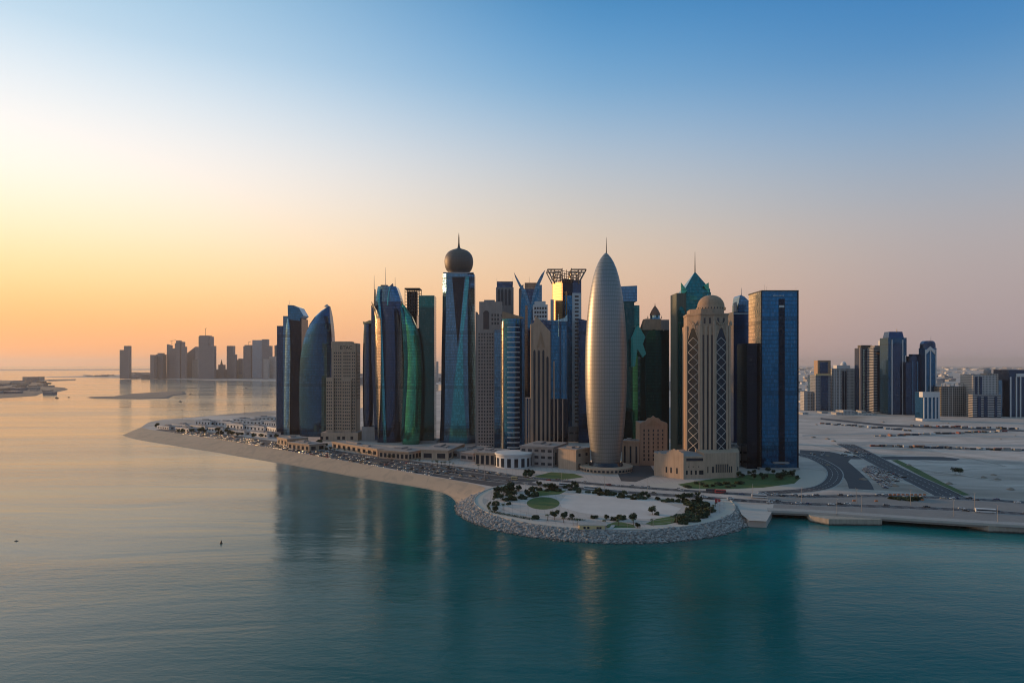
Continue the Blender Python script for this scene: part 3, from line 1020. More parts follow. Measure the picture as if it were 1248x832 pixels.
b = B('dark_slab_tower', 'dark teal slab tower right of the green sail, with floor lines all the way up', 519, 965)
b.box('slab', 510.6, 529.3, 374, 26, 'darkteal')
b.box('top_band', 510.6, 529.3, 360, 26, 'teal', bot=374)
b.box('link', 507.5, 510.6, 400, 16, 'black', dy=4)
b.box('base', 505, 533, 537, 34, 'conc', dy=-3)
b = B('lattice_top_tower', 'dark tower with an open lattice top behind the green sail', 502, 990)
b.box('shaft', 493.5, 508, 383, 24, 'black')
mb = MB()
for k in range(7):
    x = b.x(493.5) + (b.x(511) - b.x(493.5)) * k / 6
    mb.box(x - .35, x + .35, 0, .9, b.z(383), b.z(352))
    mb.box(x - .35, x + .35, 23, 24, b.z(383), b.z(352))
for k in range(9):
    z = b.z(383) + (b.z(352) - b.z(383)) * k / 8
    mb.box(b.x(493.5), b.x(511), .2, .7, z - .35, z + .35)
    mb.box(b.x(493.5), b.x(511), 23.2, 23.7, z - .35, z + .35)
b.part('lattice_frame', mb, 'darkmetal')
b.box('core', 496, 508, 355, 14, 'black', dy=5, bot=383)
b.box('rim', 493, 511.4, 350.8, 25, 'darkmetal', dy=-.5, bot=352.2)

# --- tower with the ball on top
b = B('ball_top_tower', 'tall blue glass tower crowned by a dark ball dome and a needle spire', 558, 950)
def oct_ring(l, r, py, dep, ch=.13):
    xl, xr, z = b.x(l), b.x(r), max(b.z(py), 0)
    w = xr - xl
    c = w * ch
    return [(xl, c * 1.6, z), (xl + c, 0, z), (xr - c * 1.6, 0, z), (xr, c * 2.2, z), (xr, dep - c, z), (xr - c, dep, z), (xl + c, dep, z), (xl, dep - c, z)]
mb = MB()
mb.loft([oct_ring(534.5, 582, 543, 50), oct_ring(536, 581, 510, 49), oct_ring(536.8, 579.5, 470, 47), oct_ring(537.2, 578.8, 430, 46), oct_ring(538.4, 578, 380, 45), oct_ring(538.8, 577.8, 333, 45)], 0, True, False, 1)
b.part('curtain_wall', mb, ['steelblue', 'roof'])
b.plate('vee_grille', [(551, 337.5), (566.5, 337.5), (558, 424)], -.35, .1, 'black')
b.plate('centre_panel', [(558, 427), (563.5, 400), (564.5, 440), (565, 480), (567, 510), (570, 541), (546.5, 541), (550, 510), (553.5, 470)], -.6, .1, 'cyan')
b.plate('flank_panel', [(571.5, 337), (567.5, 337), (560.5, 404), (564, 410), (568, 380), (571.5, 345)], -.5, .1, 'cyan')
mb = MB()
mb.box(b.x(540), b.x(577), 1, 44, b.z(333), b.z(331.6))
b.part('roof_rim', mb, 'metal')
cx, cy, k = b.x(557.7), 22, (950 + 22) / F
cz = lambda py: b.z(py, 22)
mb = MB()
mb.lathe([(13.0 * k, cz(333.5)), (13.2 * k, cz(331.5)), (15.0 * k, cz(329.5)), (16.6 * k, cz(326)), (17.4 * k, cz(322)), (17.6 * k, cz(318.5)), (17.1 * k, cz(314.5)), (15.8 * k, cz(311)), (13.6 * k, cz(308)), (10.6 * k, cz(305.8)), (6.8 * k, cz(304.2)),
          (3.4 * k, cz(303.2)), (1.6 * k, cz(302))], cx, cy, 40)
dm = b.part('ball_dome', mb, 'domemetal')
mb = MB()
mb.lathe([(2.0 * k, cz(303)), (1.3 * k, cz(300)), (.85 * k, cz(296)), (.75 * k, cz(290)), (.2 * k, cz(284))], cx, cy, 12)
b.part('spire', mb, 'darkmetal')

# --- stone and cylinder towers
b = B('grey_stone_tower', 'grey stone apartment tower with punched windows right of the ball-top tower', 597, 905)
b.box('shaft', 581.5, 611, 383, 30, 'pinkg')
b.box('crown_block', 584, 612, 367.5, 28, 'pinkg', dy=1, bot=383)
b.box('left_strip', 579.5, 581.5, 380, 24, 'grey', dy=4)
b.box('glass_bay', 602.5, 611.4, 402, 4, 'steelblue', dy=-1.2)
b.plate('arch_opening', [(589, 401), (589, 381), (591, 378.5), (594, 378.5), (596, 381), (596, 401)], -.25, .2, 'pane')
ys = [407 + 4.1 * k for k in range(34)]
windows(b, win_spots(b, [584, 587.4, 590.6, 594, 597.3, 600.4], ys), 1.9, 2.4)
windows(b, win_spots(b, [600, 603.5, 607], [384, 389, 394]), 2.2, 3.4, name='crown_window')
b.plant(590, 603, 367.5, 8)
b = B('arched_crown_tower', 'pale grey tower with tall arched panes in its crown, behind the grey stone tower', 615, 980)
b.box('shaft', 604.5, 626, 350, 26, 'grey')
b.box('crown_block', 605.5, 625, 343, 24, 'navy', dy=1, bot=350)
for px in (608, 612, 616.5, 621):
    b.plate('arched_pane', [(px - 1.4, 372), (px - 1.4, 354), (px, 351.5), (px + 1.4, 354), (px + 1.4, 372)], -.3, .2, 'paneb')
for px in (605.5, 625):
    b.spire('corner_mast', px, 347, 338.5, .3, .1, dy=1)

b = B('cylinder_tower', 'round blue tower ringed with pale balcony bands and a sloping brown crown', 625, 850)
rx = b.x(640) - b.x(610.5)
mb = MB()
rc = [(b.x(625.2) + rx / 2 * math.cos(2 * math.pi * i / 40), rx / 2 + rx / 2 * math.sin(2 * math.pi * i / 40)) for i in range(40)]
mb.loft([[(*p, z) for p in rc] for z in (0, b.z(389, 14))], 0, True, True, 1)
b.part('curtain_wall', mb, ['blue', 'roof'])
def arc_band(mb, a0, a1, r, z0, z1, cx, cy, m=0, n=12):
    P = [(cx + r * math.cos(R(a0 + (a1 - a0) * i / n)), cy + r * math.sin(R(a0 + (a1 - a0) * i / n))) for i in range(n + 1)]
    Q = [(cx + (r - 1.2) * math.cos(R(a1 - (a1 - a0) * i / n)), cy + (r - 1.2) * math.sin(R(a1 - (a1 - a0) * i / n))) for i in range(n + 1)]
    mb.prism(P + Q, z0, z1, m, bottom=True)
first = None
for k in range(25):
    if first is None:
        mb = MB()
        arc_band(mb, 242, 302, rx / 2 + .9, 0, 1.3, b.x(625.2), rx / 2)
        first = b.part('balcony', mb, 'white')
        o = first
    else:
        o = link_copy(first, b.o)
    o.location.z = 6 + k * (b.z(392, 14) - 8) / 25
mb = MB()
arc_band(mb, 186, 218, rx / 2 + .5, 0, b.z(392, 14), b.x(625.2), rx / 2)
b.part('gold_strip', mb, 'gold')  # gold tint paints the sunset reflection on the left edge
mb = MB()
zb, zt = b.z(389, 14), b.z(377, 14)
mb.prism([(b.x(612), 3), (b.x(638), 3), (b.x(638), 26), (b.x(612), 26)], zb, lambda x, y: zb + 2 + (zt - zb - 2) * max(0, 1 - abs(x - b.x(618)) / (b.x(638) - b.x(618))))
b.part('crown', mb, 'tan')

b = B('gabled_stone_tower', 'stone-fronted tower with a sloping gable and gold vertical ribs beside dark blue glass', 663, 800)
b.box('glass_block', 648, 691.5, 390, 30, 'navy', dy=2)
b.box('blue_bay', 672, 682, 391, 3, 'blue', dy=-.6)
b.box('blue_bay', 684, 690.5, 392, 3, 'blue', dy=-.3)
b.plate('stone_front', [(646.5, 541), (646.5, 395), (651, 393), (652.5, 385), (655, 386.5), (671, 404.5), (671, 541)], -.6, 8, 'sandl')
b.box('left_wing', 640.5, 646.5, 485, 20, 'navy', dy=1)
b.box('right_wing', 671, 692.5, 486, 4, 'black', dy=-3)
for x0, x1, y in ((650, 652.6, 426), (655.5, 658, 426), (661, 663.4, 426), (666, 668.6, 434)):
    b.plate('slot_window', [(x0, 538), (x0, y + 2), ((x0 + x1) / 2, y), (x1, y + 2), (x1, 538)], -.85, -.4, 'paneb')
for px, top, dy in ((647.4, 398, -1.4), (654, 424, -1.4), (659.6, 424, -1.4), (664.8, 424, -1.4), (670, 406, -1.4), (641.2, 485, .2), (644.5, 485, .2), (675, 440, -3.8), (679.5, 486, -3.8), (685.5, 486, -3.8)):
    mb = MB()
    mb.box(b.x(px - .65), b.x(px + .65), dy, dy + 1.6, 0, b.z(top))
    b.part('rib', mb, 'sandl')
b.plate('chevron', [(654.5, 423), (659, 403), (664, 423), (661.5, 423), (659, 412), (657, 423)], -1.3, -.5, 'tan')
b.plate('parapet_curve', [(664, 391.5), (678, 390.5), (688, 387), (691.5, 383), (691.5, 391.5)], 1, 3, 'sky')
b.spire('light_fin', 681, 410, 383, .7, .3, 'sky', dy=-1)
mb = MB()
mb.box(b.x(686.4), b.x(688.4), -.9, 0, b.z(486), b.z(402))
b.part('light_strip', mb, 'steelblue')

b = B('horned_tower', 'dark tower with two thin curving horns splayed outward from its roof', 646, 930)
b.box('shaft', 637, 657, 352, 28, 'navy', dy=2)
b.box('left_column', 632.5, 638, 352, 24, 'grey', dy=1, slope=346)
b.box('right_column', 655, 660.5, 347, 24, 'steelblue', dy=1)
b.box('roof_block', 639.5, 655.5, 344.5, 20, 'bronze', dy=3, bot=353)
b.plate('vee_front', [(633, 400), (636, 352), (640, 352), (647, 372), (653, 352), (657, 352), (652, 400)], -1, 2, 'blue')
for pts in ([(626.2, 331.5), (630, 338), (634.5, 346), (640, 353), (644, 366), (646, 376), (641, 366), (637, 357), (632, 347), (628, 338)],
            [(664.6, 328.6), (660, 334), (655.5, 342), (652, 350), (648.5, 362), (647, 376), (651.5, 362), (655, 352.5), (659, 344), (662, 337)]):
    b.plate('horn', pts, -2.2, 1.2, 'steelblue')
b.spire('antenna', 645, 345, 337, .25, .1, dy=8)
b.box('punched_strip', 640, 643, 372, 3, 'bronze', dy=-1.6)
b = B('white_frame_block', 'white block with a grid of dark openings below the right horn of the horned tower', 658, 880, 'apartment block')
b.box('body', 650, 667.5, 371, 22, 'white')
b.box('upper_step', 652, 665, 367, 18, 'white', dy=2, bot=371)
windows(b, win_spots(b, [652.4, 655.4, 658.6, 661.8, 665], [375.5, 380.5, 385.5, 391, 396]), 2.3, 3.0)

b = B('flared_crown_tower', 'tower under a wide flared truss crown, gold on its left side', 691, 985)
b.box('core', 684, 699, 340, 30, 'black', dy=3)
def turned(name, x0, x1, top, d0, d1, mat):
    mb = MB()
    mb.prism([(b.x(x0), d0), (b.x(x1), d1), (b.x(x1), d0 + 12), (b.x(x0), d0 + 12)], 0, b.z(top), 0, 1)
    return b.part(name, mb, [mat, 'roof'])
turned('gold_column', 674.5, 685.5, 343, 20, 1, 'sungold_clad')
turned('balcony_column', 683, 691, 355, 12, -2, 'sungold_clad')
b.box('dark_column', 698, 708.5, 341, 26, 'navy', dy=1)
b.box('stone_column', 697.5, 708, 357, 6, 'white', dy=-2)
b.box('glass_centre', 688.5, 698, 360, 5, 'blue', dy=0)
windows(b, win_spots(b, [702.7], [361.5 + 4.6 * k for k in range(34)], -2), 5.6, 2.6)
windows(b, [(b.x(px), dd, b.z(359 + 4.8 * k)) for k in range(7) for px, dd in ((685.3, 8.0), (688.3, 2.7))], 1.8, 2.2, name='balcony_opening', rz=R(-57))
b.box('low_shoulder', 671, 675, 365, 12, 'white', dy=4)
def truss(x_in, x_out, sgn):
    mb = MB()
    for y in (-2, 29):
        p = lambda px, py: (b.x(px), y, b.z(py))
        xm = (x_in + x_out) / 2
        mb.tube(p(x_in, 346), p(x_out, 329), .8)
        mb.tube(p(x_out, 328.6), p(x_in + 9 * -sgn, 328.6), 1.0)
        mb.tube(p(x_in, 346), p(x_in, 328.6), .7)
        mb.tube(p(x_in + 9 * -sgn, 345), p(x_in + 9 * -sgn, 327), .7)
        mb.tube(p(x_in, 340), p(xm, 329), .45)
        mb.tube(p(x_in + (x_out - x_in) * .4, 340), p(x_in, 330), .45)
        for q in range(4):
            a0, a1 = x_in - sgn * 9 * q / 4, x_in - sgn * 9 * (q + 1) / 4
            mb.tube(p(a0, 344 if q % 2 else 330), p(a1, 330 if q % 2 else 344), .45)
        for q in range(3):
            mb.tube(p(x_in, 331 + 4 * q), p(x_in - 9 * sgn, 331 + 4 * q), .4)
    for px, py in ((x_out, 328.6), (x_in, 328.6), (x_in - 9 * sgn, 328.6), ((x_in + x_out) / 2, 328.6), (x_in, 340)):
        mb.tube((b.x(px), -2, b.z(py)), (b.x(px), 29, b.z(py)), .6)
    return mb
b.part('crown_truss', truss(676, 667.2, -1), 'bronze')
b.part('crown_truss', truss(705, 714.2, 1), 'bronze')
mb = MB()
for k in range(5):
    mb.tube((b.x(686 + k * 2.2), 0, b.z(345)), (b.x(685 + k * 2.6), -1, b.z(329 + (k % 2) * 3)), .5)
    mb.tube((b.x(685), 0, b.z(330 + k * 3)), (b.x(697), 0, b.z(332 + k * 3)), .45)
b.part('centre_bracing', mb, 'bronze')
b.box('podium', 690, 716, 520, 40, 'grey', dy=-6)
windows(b, win_spots(b, [696, 703, 710], [527, 537, 546], -6), 6, 2.4, name='podium_window')
b = B('dark_stub_tower', 'plain dark tower half hidden between the flared crown tower and the silver bullet tower', 712, 960)
b.box('shaft', 705, 718, 388, 24, 'navy', slope=391)

# --- silver bullet tower
b = B('bullet_tower', 'silver bullet-shaped tower wrapped in a fine metal screen, standing by the round plaza', 738.5, 690)
k = (690 + 22) / F
prof = [(573, 15.6), (560, 17.2), (545, 19.3), (530, 21.2), (515, 22.7), (500, 23.8), (485, 24.6), (470, 25.1), (455, 25.35), (440, 25.3), (425, 25.0), (410, 24.4), (395, 23.5), (380, 22.2), (365, 20.5), (350, 18.2), (338, 15.8),
        (328, 12.9), (320, 9.6), (314.5, 6.4), (310.5, 3.2), (308.3, 1.0)]
mb = MB()
mb.lathe([(0.95 * k * 15.0, 0)] + [(r * k, b.z(py, 22)) for py, r in prof], b.x(738.5, 22), 22, 72)
b.part('metal_screen', mb, 'silver')
b.spire('spire', 739, 309, 289, .6, .12, 'darkmetal', dy=22)
mb = MB()
mb.lathe([(27, 0), (27.6, 4.2), (27.6, 5), (16, 5.4)], b.x(738.5, 22), 22, 48, smooth=False)
b.part('base_ring', mb, 'sandl')
mb = MB()
mb.box(-1.3, 1.3, -.1, .2, 1.2, 3.3)
o0 = None
for i in range(20):
    a = R(185 + i * 9)
    o = b.part('base_window', mb, 'pane') if o0 is None else link_copy(o0, b.o)
    o0 = o0 or o
    o.location = (b.x(738.5, 22) + 27.35 * math.cos(a), 22 + 27.35 * math.sin(a), 0)
    o.rotation_euler.z = a + R(90)
mb = MB()
mb.lathe([(18, 5.4), (16.5, 9)], b.x(738.5, 22), 22, 40, smooth=False)
b.part('lobby_glazing', mb, 'pane')

# --- teal towers behind
b = B('angular_teal_tower', 'dark teal tower behind the bullet tower, with a folded bright turquoise shard on its corner', 768, 860)
b.box('shaft', 757, 773, 366, 24, 'darkteal', dy=2)
b.box('head_block', 756, 776.5, 349, 26, 'steelblue', bot=367, slope=348)
b.box('side_shaft', 770, 779.4, 372, 22, 'teal', dy=3)
b.plate('shard', [(778.5, 397), (786.5, 410.5), (783.5, 419), (787.5, 431), (783.5, 435.5), (777, 425), (774, 446), (772, 447), (772, 412)], -17, 3, 'aqua')
b.box('green_bay', 771, 777.5, 425, 5, 'green', dy=-1.5)
windows(b, win_spots(b, [778.5], [436 + 8 * k for k in range(13)], -1.5), 1.6, 2, mat='sky', name='pale_pane')  # panes of pale blue glass
b = B('cupola_tower', 'green glass tower with a stone crown and a small pointed copper cupola', 797, 850)
b.box('shaft', 780.5, 808, 402, 30, 'darkteal', dy=2)
b.plate('arched_bay', [(787.5, 541), (787.5, 409), (791, 403.5), (797, 401), (803, 403.5), (806.5, 409), (806.5, 541)], -1.5, 3, 'teal')
b.box('right_wing', 806, 815.5, 390, 26, 'darkteal', dy=3)
b.box('wing_head', 806, 815.5, 389.5, 26, 'grey', dy=2.6, bot=402)
xs = lambda l, r, d: [(b.x(l), d), (b.x(r), d), (b.x(r), d + 24), (b.x(l), d + 24)]
mb = MB()
z0, z1 = b.z(403), b.z(388)
mb.loft([[(*p, z0) for p in [(b.x(783.5), 2), (b.x(810), 2), (b.x(810), 28), (b.x(783.5), 28)]], [(*p, z1) for p in [(b.x(788), 6), (b.x(807), 6), (b.x(807), 24), (b.x(788), 24)]]], 0, True, False)
b.part('stone_crown', mb, 'tan')
mb = MB()
cx = b.x(798.3, 15)
k = 865 / F
mb.lathe([(6.5 * k, b.z(389, 15)), (6 * k, b.z(387.5, 15)), (6 * k, b.z(384.2, 15))], cx, 15, 16, smooth=False)
b.part('drum', mb, 'sky')
mb = MB()
mb.lathe([(6.6 * k, b.z(384.4, 15)), (6.0 * k, b.z(382, 15)), (4.2 * k, b.z(378, 15)), (2.2 * k, b.z(375, 15)), (.5 * k, b.z(372.5, 15)), (.2 * k, b.z(369.5, 15))], cx, 15, 20)
b.part('cupola', mb, 'rust')
for px in (786, 789.5, 806, 809):
    b.spire('pinnacle', px, 396 if px in (786, 809) else 388, 391.5 if px in (786, 809) else 384.5, .8, .1, 'tan', dy=5)
b = B('pale_slab_block', 'low pale slab seen through the gap left of the green spire tower', 820, 1010, 'office block')
b.box('slab', 814, 826, 497, 14, 'white')
b = B('gable_stone_block', 'small sandstone block with a stepped gable and five columns of narrow windows', 796, 745, 'office block')
b.plate('front_wall', [(779.5, 570), (779.5, 516.5), (783, 514), (787, 513), (790, 509.5), (793.5, 509), (796.5, 506.5), (799.5, 509), (803, 509.5), (806, 513), (810, 514), (813.5, 516.5), (813.5, 570)], 0, 3, 'sand')
b.box('body', 780, 813, 515, 26, 'sand', dy=3)
windows(b, win_spots(b, [785, 790.6, 796.3, 802, 807.6], [524.5 + 5.0 * k for k in range(8)]), 1.5, 2.8)
b.plate('gable_relief', [(787, 519), (796.5, 511), (806, 519)], -.4, .1, 'tan')

# --- green spire tower
b = B('spire_tower', 'green glass tower with a diamond roof, two pointed fins and a needle spire', 846, 790)
b.box('stone_edge', 824.5, 836.5, 357, 30, 'olive', dy=2)
b.plate('arched_glass', [(826.2, 541), (826.2, 380), (828, 375), (830, 373), (832.5, 375), (834.6, 380), (834.6, 541)], 1.2, 2.4, 'teal')
b.box('shaft', 836.5, 866.5, 356, 34, 'teal', dy=1)
b.plate('front_panel', [(841, 541), (841, 395), (853, 374), (862, 358), (866.5, 366), (866.5, 541)], -.6, 1.2, 'cyan')
mb = MB()
P = [(b.x(832.5), 4), (b.x(849), -1.5), (b.x(866.8), 4), (b.x(866.8), 32), (b.x(832.5), 32)]
ax, ay, az = b.x(847, 16), 16, b.z(331, 16)
zb = b.z(357)
zz = [b.z(357), b.z(361), b.z(352), b.z(357), b.z(357)]
for i in range(5):
    j = (i + 1) % 5
    mb.face([(*P[i], zz[i]), (*P[j], zz[j]), (ax, ay, az)])
    mb.face([(*P[i], zb - 9), (*P[j], zb - 9), (*P[j], zz[j]), (*P[i], zz[i])])
b.part('diamond_roof', mb, 'deepteal')
b.plate('roof_fin', [(830.2, 359), (830.2, 344.3), (833, 348), (837.5, 354), (833, 359)], 3, 5, 'green')
b.plate('roof_fin', [(857, 348), (863.8, 344.3), (864.2, 357), (861, 353)], 3, 5, 'green')
b.spire('spire', 847, 333, 307, .7, .18, 'darkmetal', dy=16)

# --- stone dome tower with lattice bays
b = B('domed_stone_tower', 'ornate sandstone tower with a round dome and diamond lattice bays on its faces', 866, 685)
plan = [(b.x(840.5), 15), (b.x(854), 1.5), (b.x(871), 0), (b.x(891.5), 5), (b.x(893.5), 38), (b.x(880), 48), (b.x(846), 48)]
grow = lambda P, f, c=(b.x(866), 24): [(c[0] + (x - c[0]) * f, c[1] + (y - c[1]) * f) for x, y in P]
zt = b.z(396)
mb = MB()
mb.prism(plan, 0, zt)
b.part('shaft', mb, 'sand')
mb = MB()
mb.prism(grow(plan, .93), zt, b.z(382))
mb.prism(grow(plan, .96), b.z(383.5), b.z(382) + .6)
b.part('upper_tier', mb, 'sand')
mb = MB()
mb.prism(grow(plan, .78), b.z(382), b.z(375.5))
b.part('drum', mb, 'sand')
k = 709 / F
ccx = b.x(866.3, 24)
mb = MB()
mb.lathe([(17.4 * k, b.z(378, 24)), (17.2 * k, b.z(375, 24)), (16.2 * k, b.z(374.6, 24)), (15.8 * k, b.z(371, 24)), (14.2 * k, b.z(367, 24)), (11.4 * k, b.z(363.4, 24)), (7.4 * k, b.z(360.9, 24)), (3 * k, b.z(359.8, 24)), (.4, b.z(359.5, 24))], ccx, 24, 36)
b.part('dome', mb, 'tan')
mb = MB()
mb.box(-.45, .45, -.1, .2, -1, 1)
o0 = None
for i in range(14):
    a = R(196 + i * 12)
    p = (ccx + 17.3 * k * math.cos(a), 24 + 17.3 * k * math.sin(a), b.z(376.4, 24))
    if o0 is None:
        o0 = b.part('dome_window', mb, 'pane')
        o = o0
    else:
        o = link_copy(o0, b.o)
    o.location = p
    o.rotation_euler.z = a + R(90)
walls = [(plan[0], plan[1]), (plan[1], plan[2]), (plan[2], plan[3]), (plan[3], plan[4])]
zb_, zl = b.z(556), b.z(411)
for (a, c), s0, s1 in ((walls[0], .16, .88), (walls[2], .10, .74), (walls[3], .2, .8)):
    mb = MB()
    rib(mb, a, c, s0, s1, zb_, zl, .10)
    sm = (s0 + s1) / 2
    for q in range(6):
        f0, f1 = q / 6, (q + 1) / 6
        rib(mb, a, c, s0 + (sm - s0) * f1, s1 + (sm - s1) * f1, zl + 13 * f0, zl + 13 * f1, .10)
    g = b.part('lattice_bay', mb, 'paneb')
    mb = MB()
    n = 12
    for q in range(n):
        za, zc = zb_ + (zl - zb_) * q / n, zb_ + (zl - zb_) * (q + 1) / n
        zm = (za + zc) / 2
        for u0, u1, w0, w1 in ((s0, sm, zm, zc), (sm, s1, zc, zm), (s0, sm, zm, za), (sm, s1, za, zm)):
            diag(mb, a, c, u0, w0, u1, w1, .55, .3)
    b.part('lattice', mb, 'lattice', g)
    mb = MB()
    for u0, w0, u1, w1 in ((s0 - .04, zl - 3, sm + .02, zl + 16), (s1 + .04, zl - 3, sm - .02, zl + 16), (s0 + .02, zl + 17, s1 - .02, zl + 5), (s1 - .02, zl + 17, s0 + .02, zl + 5)):
        diag(mb, a, c, u0, w0, u1, w1, 1.0, .45)
    b.part('arch_tracery', mb, 'sandl')
mb = MB()
for (a, c), ss in ((walls[0], (.05, .95)), (walls[1], (.06, .36, .66, .95)), (walls[2], (.03, .80, .96)), (walls[3], (.06, .94))):
    for s in ss:
        m1 = MB()
        rib(m1, a, c, s - 1.1 / math.dist(a, c), s + 1.1 / math.dist(a, c), 0, b.z(397), .8)
        b.part('pilaster', m1, 'sandl')
for s0, s1 in ((.14, .30), (.44, .60), (.74, .89)):
    m1 = MB()
    rib(m1, *walls[1], s0, s1, zb_, b.z(408), .08)
    b.part('slot_window', m1, 'pane')
m1 = MB()
rib(m1, *walls[2], .85, .92, zb_, b.z(420), .08)
b.part('slot_window', m1, 'pane')
for s in (.3, .7):
    for wl in (walls[1], walls[2]):
        pa, pb = (grow([wl[0]], .93)[0], grow([wl[1]], .93)[0])
        m1 = MB()
        rib(m1, pa, pb, s - .07, s + .07, b.z(394), b.z(387), .1)
        b.part('tier_window', m1, 'pane')
for i, (px, dy) in enumerate(((841.5, 15), (854.5, 2), (871, 1), (891, 6))):
    m1 = MB()
    x = b.x(px, dy)
    m1.lathe([(1.5, zt - .2), (1.5, zt + 3), (.2, zt + 5)], x, dy + 1.5, 8)
    b.part('pinnacle', m1, 'sandl')

b = B('stone_podium', 'long warm sandstone podium with a ragged parapet at the foot of the domed stone tower', 848, 655, 'podium')
PX = lambda px, dy: (b.x(px, dy), dy)
P = [PX(797, 40), PX(797.5, 22), PX(833, 0), PX(836, 2), PX(858, 3), PX(897, 8), PX(901, 14), PX(899, 44), PX(840, 60)]
mb = MB()
mb.prism(P, 0, b.z(556), 0, 1)
b.part('wall', mb, ['sandl', 'roof'])
a, c = P[1], P[2]
mb = MB()
for i, h in enumerate((.6, 0, 1.4, .3, 0, .5, 2.2, 4.0, 5.0, 6.0, 4.8, 5.6, 3.8, 2.8)):
    rib(mb, a, c, i / 14, (i + 1) / 14, b.z(556) - .3, b.z(556) + .5 + h, .15)
b.part('parapet', mb, 'sandl')
def face_windows(b, a, c, ss, z, w, h, name='window', mat='pane', par=None):
    ang = math.atan2(c[1] - a[1], c[0] - a[0])
    windows(b, [(*on_face(a, c, s, 0.0), z) for s in ss], w, h, mat, name, .1, ang, par)
face_windows(b, a, c, (.42, .58, .78), b.z(577) + 2, 1.5, 5.5)
mb = MB()
rib(mb, P[3], P[4], .02, .95, b.z(562), b.z(558.5), .1)
b.part('ribbon_window', mb, 'pane')
face_windows(b, P[3], P[4], (.05, .3, .55), b.z(576), 1.7, 4)
face_windows(b, P[3], P[4], (.85,), b.z(576), 4.2, 4)
face_windows(b, P[3], P[4], (.15, .4, .7), b.z(569), .8, 1)
face_windows(b, P[4], P[5], (.12, .26, .30, .80, .86), b.z(573), 1.0, 6)
face_windows(b, P[4], P[5], (.38, .44, .50, .56, .62, .68, .74), b.z(571.5), 1.1, 8)
face_windows(b, P[5], P[6], (.5,), b.z(573), 2.2, 4)
mb = MB()
mb.prism(grow(P[4:9], 1.0), b.z(556), b.z(552.5))
b.part('upper_terrace', mb, 'sandl')

# --- right end of the main row
b = B('fin_top_tower', 'dark blue-grey tower with a curved fin on top, left of the big blue box tower', 903, 815)
b.box('shaft', 894, 915, 380, 28, 'navy')
b.plate('fin_cap', [(899.5, 381), (900, 371), (901.5, 361), (902.5, 359.5), (907, 361), (912, 366), (915, 369), (915, 381)], 1, 24, 'steelblue')
b.plate('slim_fin', [(896.8, 381), (896.8, 369), (897.8, 367.5), (899, 381)], 1, 10, 'grey')
b.box('light_line', 893.9, 915, 381.5, .8, 'white', dy=-.6, bot=382.6)
b.spire('mast', 903.5, 361, 350.5, .6, .15, dy=8)
b.box('podium', 892, 926, 541, 30, 'conc', dy=-12)
windows(b, win_spots(b, [897, 904, 911], [548, 556], -12), 4, 2, name='podium_window')

b = B('blue_box_tower', 'large blue glass box tower with a dark vertical slot, right end of main row', 943, 715)
xa, xb = b.x(928.5), b.x(973)
mb = MB()
z0, z1 = 0, b.z(355)
mb.face([(xa, 0, 0), (xb, 0, 0), (xb, 0, z1), (xa, 0, z1)], 0)
mb.face([(xb, 0, 0), (xb, 40, 0), (xb, 40, z1), (xb, 0, z1)], 0)
mb.face([(xb, 40, 0), (xa, 40, 0), (xa, 40, z1), (xb, 40, z1)], 0)
mb.face([(xa, 40, 0), (xa, 0, 0), (xa, 0, z1), (xa, 40, z1)], 1)  # left face tinted gold for the sunset sky it reflects
mb.face([(xa, 0, z1), (xb, 0, z1), (xb, 40, z1), (xa, 40, z1)], 2)
b.part('curtain_wall', mb, ['blue', 'gold', 'roof'])
b.plate('vertical_slot', [(949, 566), (949, 364), (956.5, 364), (956.5, 566)], -.2, .1, 'black')
b.plate('slot_light', [(949.6, 374.6), (949.6, 372), (955.8, 372), (955.8, 374.6)], -.4, 0, 'white')
b.plate('corner_post', [(971.8, 572), (971.8, 354), (973.4, 354), (973.4, 572)], -.4, 1.0, 'black')
b.plate('corner_post', [(927.9, 572), (927.9, 355), (928.9, 355), (928.9, 572)], -.3, .8, 'black')
b.box('roof_edge', 928, 973.5, 353.6, 40, 'darkmetal', dy=-.2, bot=355.2)
mb = MB()
mb.box(xa - 13.5, xa - .1, 6, 38, 0, b.z(418))
b.part('dark_side_block', mb, 'black')  # plain black box against the lower left face
mb = MB()
xq = b.x(942)
for w_ in (2.4, 1.1, 1.4, .9, 0, 1.2, 1.8, 1.0, 1.5):
    if w_:
        mb.box(xq, xq + w_ * .75, -.35, .1, b.z(360.6), b.z(359.7))
    xq += w_ * .75 + .35
b.part('sign', mb, 'white')
for px, t in ((931.5, 346), (934, 349), (970, 350)):
    b.spire('antenna', px, 354, t, .2, .08, dy=6)
b.box('entrance_canopy', 944, 962, 563, 5, 'grey', dy=-5, bot=565)
b.box('plinth', 926, 975, 570, 44, 'conc', dy=-2)
# ------------------------------------------------------------------ bridge
FL = smooth_line([gp(x, y, 3.0) for x, y in ((936, 626.5), (975, 628), (1010, 630), (1075, 634.5), (1140, 639), (1205, 643), (1260, 646), (1400, 653))], 3)
BL = [gp(1420, 620), gp(1330, 615), gp(1248, 610), gp(1120, 603), gp(1020, 602), gp(936, 604)]
br = empty('road_bridge', (FL[6][0], FL[6][1], 0), 'long low concrete road bridge running out of the right edge over teal water', 'bridge')
off = lambda p: (p[0] - FL[6][0], p[1] - FL[6][1])
poly = [off(p) for p in FL] + [off(p) for p in BL]
mb = MB()
mb.sheet(poly, L + .03)
fl = [off(p) for p in FL]
for p, q in zip(fl, fl[1:]):
    mb.face([(*p, 3.9), (*q, 3.9), (*q, L + .03), (*p, L + .03)])
for t in range(len(poly)):
    pass
inn = [(x + 3, y + 9) for x, y in fl]
for p, q, r_, s_ in zip(fl, fl[1:], inn[1:], inn):
    mb.face([(*s_, 3.9), (*r_, 3.9), (*q, 3.9), (*p, 3.9)])
